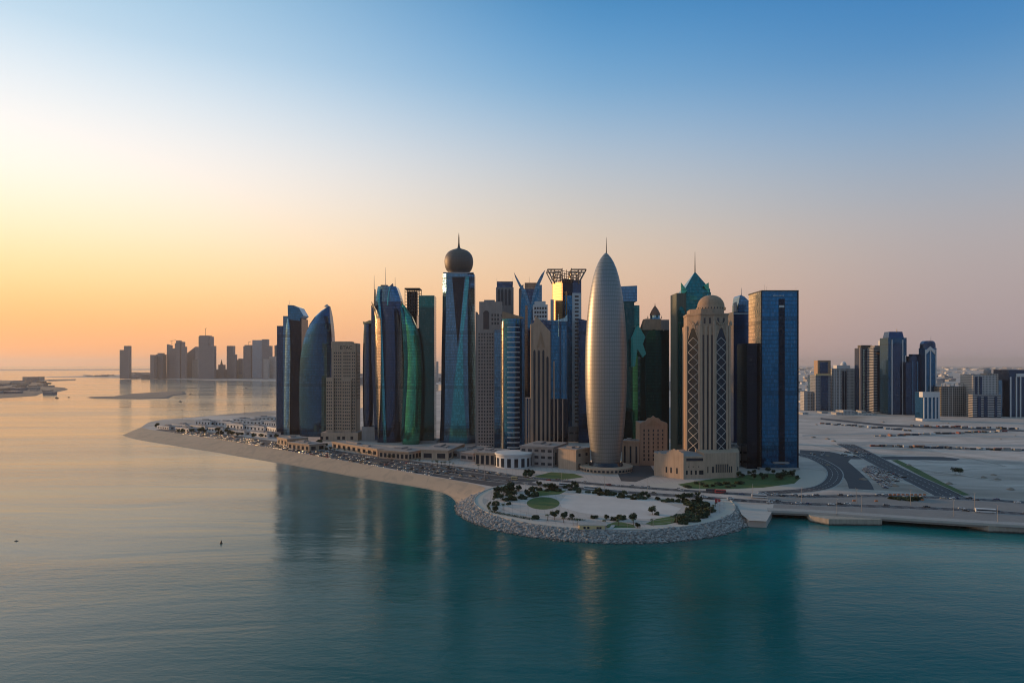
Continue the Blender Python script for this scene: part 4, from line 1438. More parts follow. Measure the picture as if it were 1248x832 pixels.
br_deck = mb.build('deck', M['deckc'], br)
mb = MB()
for p, q in zip(fl, fl[1:]):
    a0, a1 = (p[0] + .1, p[1] + .8), (q[0] + .1, q[1] + .8)
    mb.face([(*a0, 3.0), (*a1, 3.0), (*a1, 3.9), (*a0, 3.9)])
    b0, b1 = (p[0] + 14, p[1] + 46), (q[0] + 14, q[1] + 46)
    mb.face([(*b0, 3.0), (*b1, 3.0), (*a1, 3.0), (*a0, 3.0)])
mb.build('girder', M['conc'], br)
mb = MB()
for p, q in zip(fl, fl[1:]):
    u, v = (p[0], p[1] - .25), (q[0], q[1] - .25)
    u2, v2 = (p[0] + .05, p[1] + .3), (q[0] + .05, q[1] + .3)
    mb.face([(*u, L - .5), (*v, L - .5), (*v, L + 1.2), (*u, L + 1.2)])
    mb.face([(*u, L + 1.2), (*v, L + 1.2), (*v2, L + 1.2), (*u2, L + 1.2)])
    mb.face([(*v2, L), (*u2, L), (*u2, L + 1.2), (*v2, L + 1.2)])
mb.build('parapet', M['concl'], br)
for (x0, y0, x1, y1, lm) in ((1010, 640, 1075, 640.5, 'sandl'), (1205, 648.5, 1420, 657, 'concl')):
    a, c = gp(x0, y0, 0), gp(x1, y1, 0)
    a, c = off(a), off(c)
    d = math.dist(a, c)
    ux, uy = (c[0] - a[0]) / d, (c[1] - a[1]) / d
    bev = 9
    P = [a, c, (c[0] - uy * 30, c[1] + ux * 30), (a[0] - uy * 30 - ux * 6, a[1] + ux * 30 - uy * 6), (a[0] - ux * 9 - uy * 10, a[1] - uy * 9 + ux * 10)]
    mb = MB()
    mb.prism(P, -2, 4.6)
    mb.build('pier', M['tidal'], br)
surf('quay', [(p[0], p[1]) for p in []] or [(898, 614), (935, 614.5), (943, 614), (941, 623), (934, 635), (913, 634), (904, 627), (900, 619)], .05, M['concl'])
mb = MB()
rb = [((p[0] + .3, p[1] + 1), (p[0] + 4, p[1] + 13)) for p in FL]
for (a, b_), (c, d) in zip(rb, rb[1:]):
    mb.face([(*a, L + .2), (*c, L + .2), (*d, L + .2), (*b_, L + .2)])
    mb.face([(*d, L), (*b_, L), (*b_, L + .2), (*d, L + .2)])
tag(mb.build('sidewalk', M['conc']), kind='structure')


# ------------------------------------------------------------------ low buildings at the towers' feet
def low(name, label, A, Bp, h, depth, mat='sandl', n=4, wr=.55, hr=.55, group=None, cat='low building', rows=1, slab=True):
    a, c = gp(*A), gp(*Bp)
    o = empty(name, (a[0], a[1], L), label, cat, group, math.atan2(c[1] - a[1], c[0] - a[0]))
    w = math.dist(a, c)
    mb = MB()
    mb.box(0, w, 0, depth, 0, h, 0)
    wl = mb.build('wall', M[mat], o)
    if slab:
        mb = MB()
        mb.box(-.5, w + .5, -.7, depth + .5, h, h + .7)
        mb.box(w * .2, w * .45, depth * .4, depth * .7, h + .7, h + 2.6)
        mb.box(w * .6, w * .72, depth * .3, depth * .5, h + .7, h + 2.0)
        mb.build('roof', M['roof'], o)
        mb = MB()
        mb.box(-.6, w + .6, -.85, -.65, h - .6, h + 1.1)
        mb.build('fascia', M[mat], o)
    class _b: pass
    q = _b()
    q.o, q.wall = o, wl
    if n:
        cw = w / n
        sp = [(cw * (i + .5), 0, h / rows * (r + .46)) for r in range(rows) for i in range(n)]
        windows(q, sp, cw * wr, h / rows * hr, name='opening')
        if depth > 12:
            m_ = max(2, int(depth / cw))
            windows(q, [(w, depth / m_ * (i + .5), h / rows * (r + .46)) for r in range(rows) for i in range(m_)], depth / m_ * wr, h / rows * hr, name='side_opening', rz=R(90))
    return o


low('pavilion', 'small beige pavilion at the foot of the dark stepped tower, nearest the promenade end', (338, 541), (350, 543.5), 9, 30, 'sandl', 3)
low('pavilion', 'beige pavilion with a row of dark openings below the blue sail tower', (351, 546.5), (377, 550), 8, 24, 'sandl', 5)
low('arcade_building', 'long beige arcade with dark bays below the tan hotel', (405, 546), (460, 556), 8, 20, 'sandl', 9)
low('arcade_building', 'beige arcade with slim columns below the green sail tower', (462, 558), (498, 561), 9, 44, 'sandl', 7, .6)
low('pavilion', 'wide beige hall with two broad openings below the dark slab tower', (513, 560), (546, 561), 11, 70, 'sandl', 2, .6, .5)
low('pavilion', 'plain grey stone annex between the wide beige hall and the columned porch', (547, 557), (561, 558.5), 8, 60, 'pinkg', 1, .4, .4)
low('pavilion', 'small pale block with one dark strip opening left of the columned porch', (561, 561), (577, 562.5), 9, 50, 'pinkg', 2, .7, .4)
low('porch_building', 'stone porch with tall columns below the grey stone tower', (579, 566), (603, 567.5), 13, 40, 'sandl', 4, .6, .75)
low('stone_podium', 'stepped stone podium with small windows under the gabled stone tower', (634, 567), (674, 569.5), 21, 50, 'pinkg', 5, .6, .4, cat='podium', rows=3)
low('stone_podium', 'stone wing with tall narrow windows right of the gabled tower podium', (675, 569), (702, 565), 19, 40, 'pinkg', 6, .45, .7, cat='podium')
low('gatehouse', 'square beige gatehouse at the left of the bullet tower', (702, 573), (719, 570), 21, 24, 'sandl', 2, .3, .3, cat='gatehouse', rows=2)
low('gatehouse', 'narrow stone building with tall slots between the bullet tower and gabled block', (758, 566.5), (779, 567.5), 26, 20, 'sand', 3, .3, .7, cat='gatehouse')
low('annex', 'low concrete annex in the shade between the domed tower and the blue box tower', (896, 568), (911, 567), 20, 24, 'conc', 3, .7, .25, rows=2)
# rotunda
c = gp(626, 571)
rt = empty('rotunda', (c[0], c[1] + 20, L), 'round white rotunda with tall dark bays beside the car park', 'rotunda')
mb = MB()
mb.lathe([(19.5, 0), (19.5, 13.5)], 0, 0, 48, smooth=False)
mb.build('wall', M['white'], rt)
mb = MB()
mb.lathe([(20.3, 13.0), (20.5, 13.4), (20.5, 15), (19, 15.2), (8, 15.9), (.5, 16.1)], 0, 0, 48, smooth=False)
mb.build('roof', M['white'], rt)
mb = MB()
mb.box(-2, 2, -.12, .3, -4.6, 4.6)
o0 = None
for i in range(16):
    a = R(-172 + i * 360 / 16)
    o = mb.build('opening', M['pane'], rt) if o0 is None else link_copy(o0, rt)
    o0 = o0 or o
    o.location = (19.5 * math.cos(a), 19.5 * math.sin(a), 5.6)
    o.rotation_euler.z = a + R(90)
# kiosk on the plaza
c = gp(706, 645)
kz = empty('kiosk', (c[0], c[1], L), 'low cream kiosk with a flat grey roof on the plaza edge above the riprap', 'kiosk', rz=R(-3))
mb = MB()
mb.box(0, 17, 0, 9, 0, 2.6)
mb.build('wall', M['yellow'], kz)
mb = MB()
mb.box(-.4, 18.5, .6, 13, 2.6, 2.9)
mb.build('roof', M['conc'], kz)
class _q: pass
q = _q(); q.o = kz
windows(q, [(3.5, 0, 1.3), (6, 0, 1.3), (12.2, 0, 1.2), (14, 0, 1.2)], 1.5, 1.4, name='opening')
mb = MB()
mb.prism([(19, 0), (21.5, 0), (25, 12), (22.5, 12)], 0, .5)
mb.build('ramp', M['concl'], kz)

# white promenade village on the left spit
spots = [(192, 522, 206, 523.5, 5), (210, 520.5, 226, 522, 6), (214, 524, 230, 526, 5), (232, 522.5, 250, 524.5, 7), (238, 517.5, 256, 518.5, 9), (254, 525, 272, 527, 6), (262, 518, 282, 519.5, 8),
         (276, 521.5, 296, 523.5, 9), (280, 528.5, 298, 530.5, 6), (296, 516.5, 318, 517.5, 7), (300, 523.5, 322, 525.5, 8), (306, 531, 326, 533.5, 7), (322, 519, 336, 520, 9), (326, 526, 337, 528, 9), (284, 513, 306, 513.6, 5), (310, 511, 334, 511.4, 5)]
words_ = ['at the very tip of the spit', 'second from the tip of the spit', 'on the beach side near the tip of the spit', 'left of the arched white hall', 'with a high parapet, tallest near the tip', 'on the beach side mid spit', 'behind the middle of the spit village',
          'in the centre of the spit village', 'fronting the car park mid spit', 'behind the right part of the spit village', 'right of the central white villa', 'fronting the car park near the dark towers', 'farthest right at the back of the spit', 'directly left of the dark stepped tower', 'on the far shore side of the spit', 'low at the back shore beside the dark tower']
for (x0, y0, x1, y1, h), wd in zip(spots, words_):
    low('white_villa', 'low white villa ' + wd, (x0, y0), (x1, y1), h * .85, 22, 'white', 5, .4, .5, 'white villas on the left spit', 'villa')


# ------------------------------------------------------------------ far towers
def ft(name, label, x0, x1, top, Y, mat, cat='skyscraper', group=None):
    b = B(name, label, (x0 + x1) / 2, Y, cat, group)
    b.o.location.z = 3
    return b


FG = 'hazy towers across the bay on the left'
def far(label, blocks, Y, extra=None):
    b = ft('distant_tower', label, blocks[0][0], blocks[0][1], 0, Y, '', group=FG)
    for i, (x0, x1, top, mat, slope) in enumerate(blocks):
        b.box('shaft' if i == 0 else 'side_block', x0, x1, top, (x1 - x0) / F * Y * .9, mat, dy=-8 * i, slope=slope)
    if extra:
        extra(b)
    return b
def crane(px, top, bot, jib):
    def f(b):
        mb = MB()
        mb.tube((b.x(px), 20, b.z(bot)), (b.x(px), 20, b.z(top)), 1.6)
        mb.tube((b.x(px - jib * .4), 20, b.z(top + .6)), (b.x(px + jib), 20, b.z(top - .8)), 1.3)
        b.part('crane', mb, 'darkmetal')
    return f
far('pair of slim slabs standing apart at the left end of the hazy skyline', [(145.8, 151, 426, 'farA', None), (151, 157.2, 421, 'farA', None)], 5350)
far('short round-topped tower with a small cap, second cluster of the hazy skyline', [(183.5, 190, 433.5, 'farA', None), (183, 188, 432, 'farA', None)], 5400)
far('short square tower right of the round-topped one in the hazy skyline', [(190, 199, 431.5, 'farA', None), (192, 198, 429.8, 'farA', None)], 5450)
far('tall slim tower left of the stepped peak in the hazy skyline', [(203.3, 208.3, 419, 'farA', 420.5), (207, 213.5, 424, 'farA', None)], 5500)
far('stepped peaked tower with a crane, in the left half of the hazy skyline', [(213, 222, 418, 'farA', 416), (214.5, 219.5, 414.5, 'farA', None), (221, 226, 422, 'farA', None)], 5450, crane(208, 414.6, 420, 5))
far('tower with a slanted knife-edge top left of the tallest hazy block', [(228, 238.2, 430, 'farA', 422), (234, 241, 438, 'farB', None)], 5550)
far('tallest broad block of the hazy skyline across the bay', [(242, 255.5, 409.5, 'farA', None), (243, 254, 408.4, 'farA', None), (254, 261, 421, 'farA', None)], 5300, crane(249, 400, 409, 1.5))
b = far('small pagoda-like tower with a pointed spire in the hazy skyline', [(263.5, 273.5, 450, 'farA', None), (266, 272.5, 444, 'farA', None)], 5400)
b.spire('spire', 270, 445, 437.5, 12, .5, 'darkmetal', dy=10)
far('tower with a lower right step, right of the pagoda-like spire', [(276.3, 284, 421, 'farA', None), (283, 287.5, 431.5, 'farA', None)], 5450)
far('short tower with a domed top between two tall hazy towers', [(289, 296.5, 438, 'farB', None), (290.5, 295, 436.5, 'farA', None)], 5500)
far('tapered tower with a crane on its roof in the hazy skyline', [(296.5, 307, 421.5, 'farA', 420), (298, 306, 420, 'farA', None)], 5400, crane(302, 416.3, 421, 3))
far('wide pale twin-slab tower in the right part of the hazy skyline', [(307.5, 320, 414, 'farC', None), (319, 326, 413, 'farA', None), (325, 330.5, 421, 'farA', None)], 5350)
far('low pale slab in front of the wide twin-slab tower', [(321, 327, 437, 'farB', None)], 5250)
far('low pale block right of the wide twin-slab tower', [(328, 335, 434, 'farB', None), (333, 336, 440, 'farB', None)], 5300)
far('tower half hidden behind the dark stepped tower at the end of the hazy skyline', [(334.5, 341, 420.5, 'farA', None), (339, 350, 428, 'farA', None)], 5500)
far('slim hazy tower in the gap between the dark slab and the ball-top tower', [(530, 534, 440, 'farB', None)], 4300)
far('pair of thin hazy shafts in the gap beside the green spire tower', [(815.5, 818.5, 464, 'farB', None), (820, 823.5, 463, 'farA', None)], 2900)

CG = 'towers of the right-hand district'
def dist(label, x0, x1, top, base, mat, depth=None, **k):
    Y = gy(base, L)
    b = ft('city_tower', label, x0, x1, top, Y, mat, group=CG)
    b.o.location.z = L
    d = depth or (x1 - x0) / F * Y * .85
    b.box('shaft', x0, x1, top, d, mat, **k)
    b.d = d
    return b
def strips(b, xs, w, top, mat='farB', bot=None, dy=-1.2, name='pier'):
    for px in xs:
        mb = MB()
        mb.box(b.x(px - w / 2), b.x(px + w / 2), dy, dy + 1.4, 0 if bot is None else b.z(bot), b.z(top))
        b.part(name, mb, mat)

b = dist('small pale block at the left end of the right-hand district, beside the blue box tower', 980, 993, 477, 500, 'farB')
strips(b, (985.5, 989.5), 1.4, 478, 'farD')
b.box('rear_block', 988, 994.5, 459, 16, 'farC', dy=20)
b = dist('grey tower with a square gold-framed opening at its top', 994, 1012.5, 456.5, 500.5, 'farA')
b.box('crown_frame', 996.5, 1012.5, 439, 20, 'tan', dy=0, bot=456.5)
b.plate('crown_glass', [(999, 454.5), (999, 441), (1009, 441), (1009, 454.5)], -.6, .2, 'navy')
strips(b, (1004.5,), 9, 457.5, 'navy', dy=-.6, name='glass_strip')
b.box('sill', 994, 1012, 455.5, 3, 'yellow', dy=-1.5, bot=457.5)
b = dist('broad white tower with blue strips and a domed crown, right of the gold-framed tower', 1014, 1042, 449, 500, 'farB')
strips(b, (1027.5, 1030.5), 2.2, 452, 'navy', name='glass_strip')
strips(b, (1016.5, 1019.5, 1023), 1.2, 450, 'white')
b.box('crown_block', 1020, 1036, 445, 18, 'white', dy=4, bot=449.5)
mb = MB()
mb.lathe([(7, b.z(445)), (6.4, b.z(443)), (4, b.z(441.2)), (.5, b.z(440.4))], b.x(1031), 12, 20)
b.part('dome', mb, 'white')
b.box('dark_wing', 1036, 1043, 454, 20, 'farC', dy=3)
strips(b, (1037.4,), 1.2, 455, 'sandl', dy=1)
b = dist('dark blue tower with a balcony-banded right half, first of the tall right-hand group', 1048.5, 1065, 424, 502, 'navy')
b.box('balcony_bay', 1057, 1064.5, 425, 4, 'farE', dy=-2)
b.box('crown_block', 1049.5, 1063, 420.5, 16, 'darkmetal', dy=3, bot=424.5)
strips(b, (1052.5,), 1.2, 426, 'sky', name='light_strip')
b.box('corner_post', 1048.3, 1050, 423.5, 3, 'grey', dy=-1)
b = dist('pale balconied tower with rust-red crown edge, between two dark blue towers', 1064.5, 1082, 423, 503, 'farE')
b.box('dark_bay', 1069.5, 1074, 428, 3, 'navy', dy=-1.5)
b.box('crown_block', 1066, 1081, 421, 18, 'grey', dy=2, bot=424)
b.box('roof_house', 1074, 1081, 415, 12, 'white', dy=4, bot=421.5)
b.box('edge_band', 1068, 1074, 430, 2, 'orange', dy=-2, bot=431)
b = dist('tallest dark blue tower of the right-hand district, with a tapered flat crown', 1082.5, 1105, 411.5, 505, 'deepblue')
mb = MB()
z0, z1 = b.z(412), b.z(404)
mb.loft([[(b.x(1083.5), 1, z0), (b.x(1102), 1, z0), (b.x(1102), 26, z0), (b.x(1083.5), 26, z0)], [(b.x(1085), 4, z1), (b.x(1101), 4, z1), (b.x(1101), 24, z1), (b.x(1085), 24, z1)]], 0, True, False)
b.part('crown', mb, 'navy')
b.plate('arched_glass', [(1088, 503), (1088, 424), (1090, 419), (1093.5, 416.5), (1097, 419), (1099, 424), (1099, 503)], -1.4, .2, 'navy')
strips(b, (1087, 1100), 1.1, 414, 'white')
strips(b, (1103.5,), .9, 433, 'white')
b.spire('finial', 1093, 404.5, 400.5, 1.2, .3, 'yellow', dy=8)
b = dist('dark plain stepped tower between the tallest one and the white-banded slim tower', 1104, 1127, 441, 505.5, 'navy')
b.box('upper_step', 1109, 1123.5, 434, 20, 'navy', dy=3, bot=441.5)
b.box('upper_step', 1112, 1121, 431.5, 14, 'navy', dy=5, bot=434.5)
strips(b, (1112, 1118), 1.2, 440, 'steelblue', name='light_strip')
b = dist('slim blue tower with a rounded crown behind a low white-pillared block', 1127, 1141.5, 424, 506, 'blue')
b.sail('crown', [(424, 1126.5, 1141.8), (419, 1126.8, 1141.6), (416.5, 1128, 1140.4), (415.2, 1130, 1138.5)], 20, 4, 'navy')
strips(b, (1128, 1133.8, 1140.5), 1.1, 426, 'white')
b.plate('arched_tracery', [(1128.5, 432), (1128.5, 427), (1134, 422), (1139.8, 427), (1139.8, 432), (1134, 426)], -1.6, -.4, 'white')
b.spire('mast', 1134.5, 416, 409, .4, .15, dy=8)
b = dist('low white-pillared block in front of the slim rounded tower', 1125, 1145, 478, 513, 'blue')
strips(b, (1126, 1130.5, 1135.5, 1140, 1144), 1.7, 479, 'white')
b.box('top_band', 1124.6, 1145.4, 477.5, 12, 'white', dy=-1.5, bot=484)
b.box('base', 1124, 1146, 510, 22, 'white', dy=-2.4)
b = dist('broad unfinished concrete frame building with a ragged roofline', 1147, 1176, 471, 507, 'farF')
strips(b, (1156, 1160.5), 1.2, 472, 'conc')
for px, t in ((1148, 468), (1152, 467.5), (1158, 468.5), (1163, 467), (1169, 468), (1174, 467.5)):
    b.spire('column_stub', px, 471.5, t, 1.0, 1.0, 'conc', dy=3)
b = dist('white and blue block with a small dome, right of the unfinished frame', 1186, 1214, 457, 508, 'farB')
b.box('lower_block', 1185.5, 1220, 480.5, 16, 'farE', dy=-12)
strips(b, (1189.5, 1195), 2.6, 459, 'navy', name='glass_strip')
strips(b, (1188.5, 1196.3), 4.2, 483, 'navy', dy=-13, name='glass_strip')
strips(b, (1208.5,), 3, 483, 'navy', dy=-13, name='glass_strip')
b.box('tan_bay', 1202, 1217, 455, 20, 'farD', dy=4)
b.box('blue_bay', 1211, 1221, 463, 24, 'farC', dy=8)
mb = MB()
mb.lathe([(7, b.z(455)), (7, b.z(452)), (5, b.z(450)), (2, b.z(449)), (.3, b.z(448.6))], b.x(1207.5), 10, 20)
b.part('dome', mb, 'grey')
b = dist('thin sunlit gold strip of a tower beside the white and blue domed block', 1178, 1184.5, 458, 507, 'gold')  # sunlit look comes from the gold tint
b.box('side_block', 1183, 1190, 456, 18, 'farD', dy=6)
b = dist('dark blue block cut by the right frame edge, with white pillars', 1230, 1262, 450.5, 508, 'navy')
strips(b, (1231.5, 1238.5, 1243.5), 1.4, 459, 'white')
b.box('top_band', 1239, 1262, 455, 3, 'white', dy=-1.6, bot=459)
b = dist('pale tower behind the domed block and the dark block at the right edge', 1220, 1231, 462, 503, 'farB')
strips(b, (1222.5, 1226), 1.6, 464, 'navy', name='glass_strip')

# the far city and shore buildings that only read as a mass
def mass(name, spec, mats, seed):
    r = random.Random(seed)
    mb = MB()
    for (x0, x1, ya, yb, h0, h1, n, w0, w1) in spec:
        for _ in range(n):
            px, py = r.uniform(x0, x1), r.uniform(ya, yb)
            X, Y = gp(px, py, 3)
            w, d, h = r.uniform(w0, w1), r.uniform(w0, w1), r.uniform(h0, h1) * r.uniform(.5, 1)
            mb.box(X, X + w, Y, Y + d, 0, 3 + h, r.randrange(len(mats)))
    return tag(mb.build(name, [M[m] for m in mats]), kind='stuff')
mass('far_city_buildings', [(975, 1260, 453, 468, 10, 28, 240, 25, 60), (975, 1260, 468, 492, 6, 18, 190, 14, 34), (640, 975, 452, 480, 8, 24, 160, 20, 60), (975, 1260, 492, 507, 4, 14, 110, 10, 26), (830, 1500, 448.5, 453, 15, 40, 260, 60, 160)],
     ['farB', 'farA', 'farD', 'white', 'conc'], 3)
mass('far_shore_buildings', [(150, 345, 458, 461, 12, 45, 90, 40, 110), (345, 640, 458, 467, 10, 40, 90, 30, 90), (100, 150, 457.5, 459, 4, 12, 20, 20, 60)], ['farA', 'farB', 'farD'], 4)
mass('island_buildings', [(-60, 55, 464, 480, 5, 15, 90, 15, 50), (24, 40, 462.5, 463.5, 20, 34, 10, 30, 70)], ['farA', 'conc', 'darksand', 'farD'], 5)


# ------------------------------------------------------------------ trees, shrubs, palms
def crown_mesh(rx, rz, n, seed, leaf, z0, mats=('leaf',), clumps=9):
    r = random.Random(seed)
    mb = MB()
    cs = []
    for _ in range(clumps):
        th, ph = r.uniform(0, 6.283), r.uniform(-.5, 1)
        q = r.uniform(.35, .75)
        cs.append((rx * q * math.cos(th), rx * q * math.sin(th), rz * ph * .62, r.uniform(.35, .6)))
    for _ in range(n):
        cx_, cy_, cz_, cr = r.choice(cs)
        v = Vector((r.gauss(0, 1), r.gauss(0, 1), r.gauss(0, 1))).normalized() * (r.random() ** .4) * cr
        p = Vector((cx_ + v.x * rx, cy_ + v.y * rx, z0 + cz_ + v.z * rz))
        a = Vector((r.gauss(0, 1), r.gauss(0, 1), r.gauss(0, .7))).normalized()
        b_ = a.orthogonal().normalized()
        s = leaf * r.uniform(.6, 1.3)
        mb.face([tuple(p - a * s), tuple(p + b_ * s * .7), tuple(p + a * s), tuple(p - b_ * s * .7)], r.randrange(len(mats)))
    return mb


def make_tree(name, label, h, rx, rz, seed, mats, group, trunk_r=.22):
    o = empty(name, (0, 0, 0), label, 'tree' if 'tree' in name else 'shrub', group)
    mb = MB()
    r = random.Random(seed + 50)
    zc = h - rz
    mb.tube((0, 0, -.2), (.1, .05, zc), trunk_r, trunk_r * .6, 7)
    for k in range(4):
        a = r.uniform(0, 6.28)
        mb.tube((.08, .04, zc * .75), (rx * .55 * math.cos(a), rx * .55 * math.sin(a), zc + rz * r.uniform(-.1, .5)), trunk_r * .5, trunk_r * .2, 5)
    mb.build('trunk', M['bark'], o)
    crown_mesh(rx * 1.2, rz * 1.15, 620, seed, .5, zc - .3, mats, 12).build('crown', [M[m] for m in mats], o)
    return o


def make_palm(label, group, seed=3):
    o = empty('palm_tree', (0, 0, 0), label, 'palm', group)
    mb = MB()
    mb.tube((0, 0, -.2), (.25, 0, 6.5), .28, .2, 7)
    mb.build('trunk', M['bark'], o)
    r = random.Random(seed)
    mb = MB()
    for k in range(16):
        a = k * 2.4
        d = Vector((math.cos(a), math.sin(a), 0))
        side = Vector((-d.y, d.x, 0))
        up = r.uniform(.2, 1.4)
        pts = [Vector((.25, 0, 6.5)) + d * (t * 2.8) + Vector((0, 0, up * t - 2.2 * t * t)) for t in (0, .33, .66, 1)]
        for i, (p, q) in enumerate(zip(pts, pts[1:])):
            w0, w1 = (.15, .5, .4, .05)[i], (.15, .5, .4, .05)[i + 1]
            mb.face([tuple(p - side * w0), tuple(q - side * w1), tuple(q + side * w1), tuple(p + side * w0)])
    mb.build('crown', M['leaf2'], o)
    return o


TREES = [make_tree('broadleaf_tree', '', 6.2, 2.7, 2.4, 11, ('leaf', 'leaf2'), 'plaza trees'), make_tree('broadleaf_tree', '', 5.2, 2.2, 2.2, 12, ('leaf',), 'plaza trees'), make_tree('broadleaf_tree', '', 7.2, 2.9, 2.6, 13, ('leaf', 'leaf'), 'plaza trees')]
SHRUBS = [make_tree('round_shrub', '', 2.6, 1.9, 1.4, 21, ('leaf', 'leaf2'), 'shrubs', .1), make_tree('round_shrub', '', 2.0, 2.3, 1.1, 22, ('leaf2', 'leaf'), 'shrubs', .1)]
PALM = make_palm('', 'palms')
used = set()


def put(src, px, py, label, group, sc=1.0, z=L):
    x, y = gp(px, py, z)
    if src.name not in used:
        used.add(src.name)
        o = src
        o.location, o.scale, o.rotation_euler = (x, y, z), (sc, sc, sc), (0, 0, rnd.uniform(0, 6.28))
        o['label'], o['group'] = label, group
        return o
    return copy_tree(src, (x, y, z), rnd.uniform(0, 6.28), sc, label, group)


def scatter(kind, n, region, label, group, s0=.75, s1=1.2):
    done = 0
    while done < n:
        px, py = rnd.uniform(*region[0]), rnd.uniform(*region[1])
        if len(region) > 2 and not region[2](px, py):
            continue
        put(rnd.choice(kind), px, py, label, group, rnd.uniform(s0, s1))
        done += 1


scatter(TREES, 24, ((605, 645), (597, 614), lambda x, y: y < 616 - (x - 605) * .28 and y > 595 + abs(x - 618) * .08), 'dark leafy tree in the dense clump at the left end of the plaza', 'trees of the left plaza clump', .7, 1.15)
scatter(SHRUBS, 12, ((600, 640), (604, 616)), 'low round shrub at the foot of the left plaza clump', 'shrubs of the left plaza clump')
scatter(SHRUBS, 14, ((645, 702), (594.5, 599)), 'low shrub along the road edge behind the oval lawn', 'roadside shrubs behind the oval lawn')
scatter(TREES, 8, ((640, 706), (592, 597.5)), 'tree between the oval lawn and the road', 'roadside trees behind the oval lawn', .6, .9)
scatter(SHRUBS, 30, ((700, 832), (598, 613), lambda x, y: abs(y - (598.5 + (x - 700) * .105)) < 2.2), 'shrub in the long planted strip between the white paving and the road', 'shrubs of the planted strip')
scatter(TREES, 12, ((700, 840), (597, 612), lambda x, y: abs(y - (598 + (x - 700) * .1)) < 1.6), 'small tree in the long planted strip between the white paving and the road', 'trees of the planted strip', .55, .85)
scatter(SHRUBS, 46, ((826, 869), (612, 643), lambda x, y: ((x - 800) / 69) ** 2 + ((y - 622) / 19) ** 2 < 1 and ((x - 792) / 48) ** 2 + ((y - 622) / 13) ** 2 > 1 and y > 608), 'bush in the thick curved hedge at the right end of the plaza', 'bushes of the right plaza hedge', .9, 1.5)
scatter(TREES, 7, ((828, 852), (606, 616), lambda x, y: y < 617), 'tree at the back of the thick hedge at the right end of the plaza', 'trees of the right plaza hedge', .7, .95)
for px, py, k, s, lb in ((676, 633, TREES[0], 1.05, 'tallest tree of the front row, left of the cream kiosk'), (688, 631.5, TREES[1], .95, 'bushy tree just right of the tallest front row tree'), (697, 632, TREES[1], .75, 'small tree closing the front row left of the kiosk'),
                         (603.5, 623.5, TREES[1], .9, 'lone small tree on the left plaza paving near the riprap'), (653, 632, SHRUBS[0], 1.1, 'round shrub at the right end of the long front hedge'),
                         (739, 633, TREES[1], .75, 'small tree on the paving straight behind the cream kiosk'), (749, 634, SHRUBS[0], 1.2, 'dark round shrub right of the kiosk ramp'), (757.5, 632.5, SHRUBS[0], 1.3, 'dark round shrub midway along the front of the white paving'),
                         (771.5, 637, TREES[2], .95, 'big lone tree left of the small right lawn'), (795, 627, TREES[0], 1.0, 'tree on a brown planter behind the small right lawn'), (801, 627, SHRUBS[0], .9, 'small shrub right of the planter tree'),
                         (777, 643, TREES[1], .7, 'small tree by the parapet below the small right lawn'), (651, 605, SHRUBS[0], 1.6, 'dark shrub on the upper edge of the oval lawn'), (724, 631, SHRUBS[1], 1.0, 'flat dark shrub behind the kiosk roof')):
    put(k, px, py, lb, 'single plaza trees', s)
for px, py in ((641, 578), (645, 577.5), (649, 578.5), (640, 581), (646, 581.5)):
    put(TREES[1], px, py, 'tree in the small clump beside the white rotunda', 'trees beside the rotunda', 1.0)
scatter(TREES, 16, ((372, 406), (541, 549), lambda x, y: abs(y - 542 - (x - 372) * .16) < 3), 'tree in the green strip between the sail tower and the arcade', 'trees below the sail tower', .7, 1.1)
scatter(PALM and [PALM], 14, ((404, 500), (550, 562), lambda x, y: abs(y - 550 - (x - 404) * .118) < 1.2), 'palm between the arcades and the car park', 'palms along the arcades', .6, .8)
scatter([PALM], 12, ((500, 600), (561, 574), lambda x, y: abs(y - 562.5 - (x - 500) * .11) < 1.2), 'palm between the beige halls and the car park', 'palms along the halls', .6, .8)
scatter(TREES, 34, ((190, 337), (514, 536), lambda x, y: abs(y - 522 - (x - 190) * .082) < 3.5), 'dark tree among the white villas on the left spit', 'trees of the villa spit', .8, 1.3)
scatter(TREES, 22, ((900, 974), (575, 588), lambda x, y: ((x - 937) / 38) ** 2 + ((y - 582) / 6) ** 2 < 1), 'dark tree on the raised green island before the blue box tower', 'trees of the green island', .6, .95)
scatter(SHRUBS, 16, ((835, 905), (585, 596), lambda x, y: abs(y - 592 + (x - 835) * .02) < 3), 'shrub on the lawn before the sandstone podium', 'shrubs before the podium')
scatter(SHRUBS, 14, ((1084, 1122), (607.5, 610)), 'shrub in the planted median on the bridge', 'median shrubs')
for px, py in ((1164, 578), (1170, 578.5)):
    put(TREES[2], px, py, 'dark lone tree standing on the empty sandy field', 'trees of the sandy field', 1.0)


def hedge(label, line, w, h):
    mb = MB()
    P = [gp(*p) for p in line]
    r = random.Random(len(label))
    for p, q_ in zip(P, P[1:]):
        n = int(math.dist(p, q_) / .45)
        for i in range(n * 5):
            t = r.random()
            c = Vector((p[0] + (q_[0] - p[0]) * t + r.uniform(-w, w) * .5, p[1] + (q_[1] - p[1]) * t + r.uniform(-w, w) * .5, L + .1 + r.random() ** .7 * h))
            a = Vector((r.gauss(0, 1), r.gauss(0, 1), r.gauss(0, .6))).normalized()
            b_ = a.orthogonal().normalized()
            mb.face([tuple(c - a * .4), tuple(c + b_ * .3), tuple(c + a * .4), tuple(c - b_ * .3)])
    o = mb.build('hedge', M['leaf'])
    tag(o, label, 'hedge')
hedge('long low clipped hedge along the front left promenade', [(597, 624), (615, 627.5), (632, 630.5), (650, 633.5)], 2.2, 1.3)
hedge('short hedge at the inner end of the front row, left of the kiosk', [(692, 633), (712, 634.5)], 2, 1.2)
hedge('dark crooked hedge on the left plaza steps', [(598, 613), (594, 617), (597, 622)], 1.4, 1.4)

